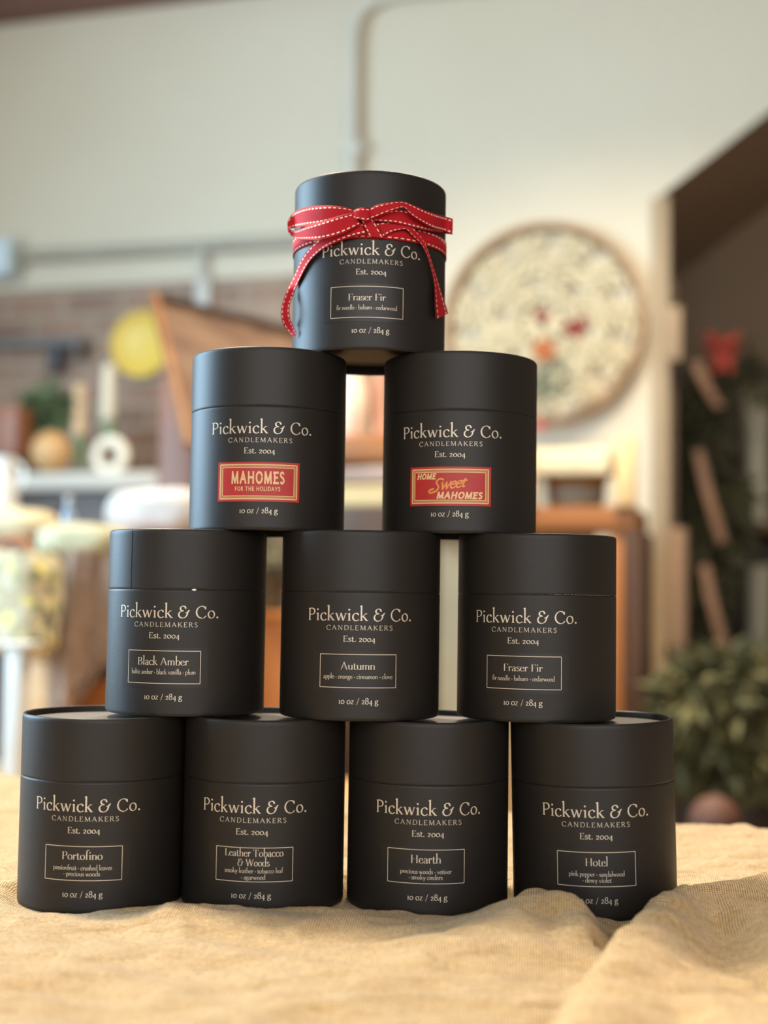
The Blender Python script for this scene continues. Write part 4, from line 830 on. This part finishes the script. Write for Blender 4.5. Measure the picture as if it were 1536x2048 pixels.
for k in range(22):
    a = 2 * PI * (k + .5) / 22; petal(lt, .246 * math.cos(a), .246 * math.sin(a), a + 1.6, .034, .014); petal(lt, .165 * math.cos(a), .165 * math.sin(a), a - 1.0, .045, .018); petal(lt, .165 * math.cos(a), .165 * math.sin(a), a + 2.2, .04, .016)
    for rr2, aa2, ll in ((.235, -1.3, .03), (.19, 1.9, .028), (.14, -.6, .03), (.10, 2.4, .028)): petal(lt, rr2 * math.cos(a + .07), rr2 * math.sin(a + .07), a + aa2, ll, .012)
    a2 = a + .15; petal(lt, .07 * math.cos(a2), .07 * math.sin(a2), a2 + .8, .035, .012)
for rr_ in (.172, .072): lt.tube([MED @ Vector((rr_ * math.cos(q), rr_ * math.sin(q), 0)) for q in [2 * PI * j / 64 for j in range(64)]], .004, 6, closed=True)
part(lt, 'leaf_scrollwork', CARV, t)
# ornaments hung in front of the medallion
def heart(px, py, Y, s, m, lab, tilt=0):
    c = at(px, py, Y); V = []; n = 36
    for z in (-.5, .5):
        for k in range(n):
            q = 2 * PI * k / n; x = 16 * math.sin(q) ** 3 / 17; y = (13 * math.cos(q) - 5 * math.cos(2 * q) - 2 * math.cos(3 * q) - math.cos(4 * q)) / 17
            x, y = x * math.cos(tilt) - y * math.sin(tilt), x * math.sin(tilt) + y * math.cos(tilt)
            V.append(c + Vector((x * s * math.cos(TH), z * s * .5 - x * s * math.sin(TH), y * s)))
    mb = MB().add(V, [tuple(range(n)), tuple(range(n, 2 * n))[::-1]] + [(k, k + n, (k + 1) % n + n, (k + 1) % n) for k in range(n)])
    return build('heart_ornament', lab, 'ornament', [('heart', mb, m), ('hanging_cord', MB().tube([c + Vector((0, 0, s * .3)), c + Vector((.001, .03, s + .06)), onwall(px, py - 100, .045)], .0012, 6), STEM)], 'hearts hanging in front of the medallion')
HR = mat('dark_red_felt', (116, 26, 24), .8)
heart(1152, 656, 3.42, .034, HR, 'dark red heart hanging on the right in front of the carved medallion', .25)
heart(1083, 632, 3.44, .024, HR, 'smaller red heart hanging near the middle of the carved medallion', -.3)
heart(1081, 852, 3.38, .016, C_('crimson_felt', (178, 34, 40)), 'small crimson heart hanging low at the edge of the tube with the orange script sticker')
oc = at(1088, 700, 3.4)
build('orange_ornament', 'dried orange slice hanging below the red hearts', 'ornament', [('slice', MB().lathe([(0, -.005), (.028, -.005), (.030, 0), (.028, .005), (0, .005)], 40, M=Matrix.Translation(oc) @ Matrix.Rotation(-TH + .3, 4, 'Z') @ Matrix.Rotation(PI / 2, 4, 'X')), C_('dried_orange', (160, 88, 44), .6)), ('hanging_cord', MB().tube([oc + Vector((0, 0, .029)), oc + Vector((0, .05, .11)), onwall(1088, 605, .045)], .0012, 6), STEM)])
hb_ = MB()
sp_ = at(1098, 755, 3.47)
build('sage_sprig', 'grey-green sprig hanging in the lower middle of the medallion', 'sprig', [('leaves', leafcloud(sp_, (.045, .025, .045), 70, .036, .016, seed=5), mat('eucalyptus_leaf', (150, 156, 132), .7)), ('stem', MB().tube([sp_ + Vector((0, 0, -.04)), sp_ + Vector((0, 0, .05)), onwall(1092, 690, .04)], .0015, 6), STEM)])
# little stand on the hutch
YL = 2.98; 
ds = thing('tabletop_stand', 'small blond wooden stand with a cream top on the hutch', 'stand', Vector((xx(1160, YL), YL + .05, ztop)), -TH)
def hs(x0, x1, y0, y1, dy, th):
    xm = (x0 + x1) / 2; Yy = YL - (xm - 1250) / F * YL * math.tan(TH) + dy; a = xx(xm, YL); za = zz(xm, y0, YL); zb2 = ztop if y1 is None else zz(xm, y1, YL)
    return MB().box((a, Yy + th / 2, (za + zb2) / 2), ((x1 - x0) / F * YL, th, za - zb2), -TH, bev=.003)
part(hs(1235, 1274, 872, None, 0, .04), 'post', BLONDZ, ds); part(hs(1056, 1078, 895, None, 0, .04), 'post', BLONDZ, ds)
part(hs(1056, 1240, 892, 944, .01, .14), 'stand_top', C_('cream_paint', (238, 224, 186), .6), ds)
build('wicker_basket', 'brown wicker basket under the blond stand on the hutch', 'basket', [('basket_body', plathe(1152, 950, ztop, YL + .14, [(0, 0), (50, 0), (62, .8), (66, 1), (60, 1), (56, .1), (0, .1)]), C_('brown_wicker', (134, 98, 62), .8, bump=.6)), ('grey_liner', plathe(1152, 984, ztop, YL + .14, [(52.5, .02), (61, .99)]), C_('grey_teal_cloth', (140, 146, 136), .8))])
# ------------------------------------------------------------------ right niche
build('wooden_sign', 'narrow tan wooden sign on the brown casing edge, right of the medallion', 'sign', [('sign_board', pbox(1334, 612, 1362, 720, 3.48, .02), C_('tan_board', (158, 132, 102), .6))])
NB = thing('niche_cabinet', 'dark wooden cabinet in the niche behind the greenery', 'cabinet', (xx(1480, 4.1), 4.2, 0), -TH)
DARKW = wood('near_black_wood', (58, 46, 36), (42, 34, 26), .6)
def nb(x0, x1, z0, z1, Y, th): return MB().box((xx((x0 + x1) / 2, Y), Y + th / 2, (z0 + z1) / 2), ((x1 - x0) / F * Y, th, z1 - z0), 0, bev=.004)
zn = zz(1450, 770, 4.2)
part(nb(1352, 1700, 0, zn, 4.2, .12), 'cabinet_back', DARKW, NB)
zs1 = zz(1500, 1045, 3.98); zs2 = zz(1500, 1330, 3.98)
part(nb(1370, 1700, zs1 - .03, zs1, 3.93, .26), 'shelf_board', wood('dark_shelf', (96, 70, 46), (76, 54, 36), .5), NB); part(nb(1370, 1700, zs2 - .03, zs2, 3.93, .26), 'shelf_board', DARKW, NB)
part(nb(1354, 1372, 0, zn, 3.93, .26), 'side_board', DARKW, NB)
GALV = C_('galvanised_grey', (186, 184, 164), .45)
for cx, y0, zb3, lab in ((1512, 775, zs1, 'tall grey galvanised bucket on the upper shelf of the dark cabinet'), (1516, 1130, zs2, 'tall grey galvanised bucket on the lower shelf of the dark cabinet')):
    build('galvanised_bucket', lab, 'bucket', [('bucket_body', plathe(cx, y0, zb3, 4.03, [(0, 0), (20, 0), (27, .95), (30, 1), (27, 1), (25, .95), (18, .05), (0, .05)]), GALV)], 'galvanised buckets in the niche')
tr = thing('pine_garland', 'dark pine garland hanging down the niche around the buckets', 'garland', at(1410, 1290, 3.83))
g = MB()
for (px, py, rx, rz_, n) in ((1414, 800, 34, 55, 300), (1412, 900, 34, 60, 300), (1418, 1000, 36, 60, 300), (1430, 1080, 60, 50, 320), (1416, 1180, 36, 70, 320), (1450, 990, 45, 40, 240), (1396, 1290, 28, 60, 300), (1480, 720, 26, 26, 70), (1530, 760, 24, 24, 60)):
    leafcloud(at(px, py, 3.83), (rx / F * 3.83, .035, rz_ / F * 3.83), n, .07, .014, g, seed=int(px * 7 + py))
part(g, 'needles', LEAFD, tr, smooth=False); part(MB().tube([at(1405, 760, 3.84), at(1395, 880, 3.84), at(1410, 1000, 3.84), at(1425, 1090, 3.84), at(1400, 1200, 3.84), at(1375, 1300, 3.84)], .006), 'garland_wire', STEM, tr)
# red bow of ribbon
RB = mat('rust_red_ribbon', (158, 52, 38), .7)
bc = at(1445, 690, 3.74)
t = thing('red_bow', 'rust-red ribbon bow at the top of the pine garland in the niche', 'bow', bc)
for s in (-1, 1):
    P3 = [bc + Vector((s * x, y, z)) for x, y, z in ((0, 0, 0), (.02, -.012, .014), (.044, -.016, .02), (.05, 0, .0), (.04, .014, -.016), (.018, .01, -.01), (0, 0, 0))]
    P3 = crom3(P3, 6); V = []; 
    for q in P3: V += [q + Vector((0, 0, .013)), q - Vector((0, 0, .013)), q - Vector((0, .0015, .013)), q + Vector((0, -.0015, .013))]
    part(MB().add(V, [(i * 4 + a, i * 4 + (a + 1) % 4, i * 4 + 4 + (a + 1) % 4, i * 4 + 4 + a) for i in range(len(P3) - 1) for a in range(4)]), 'bow_loop', RB, t)
    P3 = [bc + Vector((s * x, -.01, z)) for x, z in ((0, 0), (.012, -.03), (.014, -.055), (.022, -.08))]; V = []
    for q in P3: V += [q + Vector((.011, 0, 0)), q - Vector((.011, 0, 0)), q - Vector((.011, -.0015, 0)), q + Vector((.011, .0015, 0))]
    part(MB().add(V, [(i * 4 + a, i * 4 + (a + 1) % 4, i * 4 + 4 + (a + 1) % 4, i * 4 + 4 + a) for i in range(len(P3) - 1) for a in range(4)]), 'bow_tail', RB, t)
part(MB().box(bc + Vector((0, -.012, 0)), (.022, .02, .026), bev=.004), 'bow_knot', RB, t)
PINK = C_('dusty_rose_ribbon', (150, 116, 94), .7)
for (a, b, c3, lab, g3) in (((1392, 722), (1412, 770), (1440, 815), 'dusty ribbon tail slanting below the red bow', None), ((1396, 900), (1420, 1000), (1446, 1085), 'long dusty ribbon streamer in the middle of the garland', None), ((1408, 1130), (1428, 1220), (1450, 1300), 'dusty ribbon streamer low on the garland above the olive foliage', None)):
    P3 = crom3([at(*a, 3.73), at(*b, 3.72), at(*c3, 3.74)], 8); V = []
    for q in P3: V += [q + Vector((.014, 0, .004)), q - Vector((.014, 0, .004)), q - Vector((.014, -.0015, .004)), q + Vector((.014, .0015, .004))]
    n_ = len(P3); mb = MB().add(V, [(i * 4 + k, i * 4 + (k + 1) % 4, i * 4 + 4 + (k + 1) % 4, i * 4 + 4 + k) for i in range(n_ - 1) for k in range(4)] + [(0, 1, 2, 3), (n_ * 4 - 1, n_ * 4 - 2, n_ * 4 - 3, n_ * 4 - 4)])
    solo(mb, 'ribbon_streamer', PINK, lab, 'ribbon', 'ribbon streamers on the garland')
build('pillar_candle', 'pale rosy pillar candle on a tall stand right of the hutch', 'candle', [('stand', plathe(1354, 1290, 0, 3.3, [(0, 0), (36, 0), (36, .02), (8, .05), (8, .93), (24, .97), (24, 1), (0, 1)]), DK), ('candle', plathe(1354, 1056, zz(1354, 1291, 3.3), 3.3, [(0, 0), (21, 0), (21, .97), (19, 1), (0, .98)]), C_('rosy_wax', (150, 122, 98), .5))])
bs_ = thing('olive_bush', 'olive-green leafy bush in a dark pot below the pine garland', 'plant', (xx(1450, 2.5), 2.6, 0))
g = MB()
for (px, py, rx, ry, n) in ((1440, 1400, 90, 80, 520), (1395, 1480, 70, 80, 420), (1500, 1490, 80, 80, 480), (1560, 1400, 80, 90, 400), (1440, 1545, 70, 40, 260), (1370, 1400, 36, 60, 200)):
    leafcloud(at(px, py, 2.6), (rx / F * 2.6, .09, ry / F * 2.6), n, .06, .024, g, seed=int(px + py * 3))
part(g, 'foliage', LEAFO, bs_, smooth=False)
part(plathe(1450, 1600, 0, 2.62, [(0, 0), (70, 0), (92, .8), (96, .97), (90, 1), (84, .95), (0, .95)]), 'pot', C_('dark_umber_pot', (52, 40, 32), .6), bs_)
stm = MB()
for k in range(9): stm.tube([Vector((xx(1450, 2.62) + .004 * k - .02, 2.62, zz(1450, 1600, 2.62) - .02)), at(1390 + 16 * k, 1500, 2.6), at(1360 + 24 * k, 1400, 2.6)], .004, 6)
part(stm, 'stems', STEM, bs_)
build('terracotta_ball', 'dull terracotta ball on the floor stand right of the lowest tube', 'ornament', [('ball', plathe(1430, 1590, zz(1430, 1700, 2.2), 2.2, [(0, 0)] + [(52 * math.sin(PI * k / 20), .5 - .5 * math.cos(PI * k / 20)) for k in range(1, 20)] + [(0, 1)]), C_('dull_terracotta', (92, 56, 40), .7)), ('stand', plathe(1430, 1702, 0, 2.2, [(0, 0), (60, 0), (60, .02), (14, .05), (14, .95), (40, 1), (0, 1)]), DK)])
# ------------------------------------------------------------------ light
def area(name, loc, tgt, sx, sy, power, col, spread=180):
    l = bpy.data.lights.new(name, 'AREA'); l.shape = 'RECTANGLE'; l.size = sx; l.size_y = sy; l.energy = power; l.color = col; l.spread = math.radians(spread)
    o = bpy.data.objects.new(name, l); COL.objects.link(o); o.location = loc
    d = Vector(tgt) - Vector(loc); o.rotation_euler = d.to_track_quat('-Z', 'Y').to_euler(); return o
area('daylight_and_fill', (-1.93, (wy0 + wy1) / 2, (wz0 + wz1) / 2), (0, (wy0 + wy1) / 2, (wz0 + wz1) / 2 - .3), wy1 - wy0 - .1, wz1 - wz0 - .1, 88, (.50, .77, 1))
area('ceiling_lamp', (.3, 2.35, 2.8), (.3, 2.4, 0), .5, .5, 40, (1, .85, .64), 125)
area('ceiling_lamp', (-.75, 1.3, 2.8), (0, .62, .75), .22, .22, 19, (1, .88, .70), 90)
area('daylight_and_fill', ((fx0 + fx1) / 2, -2.48, (fz0 + fz1) / 2), ((fx0 + fx1) / 2, 0, (fz0 + fz1) / 2), fx1 - fx0 - .1, fz1 - fz0 - .1, 58, (1, .96, .90))  # added neutral fill for the tube fronts, set in the added front window
w = bpy.data.worlds.new('world'); S.world = w; w.use_nodes = True
bg = w.node_tree.nodes['Background']; bg.inputs[0].default_value = (.75, .85, 1, 1); bg.inputs[1].default_value = 1.0
vs = S.view_settings; vs.view_transform = 'Standard'; vs.look = 'None'; vs.gamma = 1; vs.exposure = 0.28
S.cycles.use_denoising = True
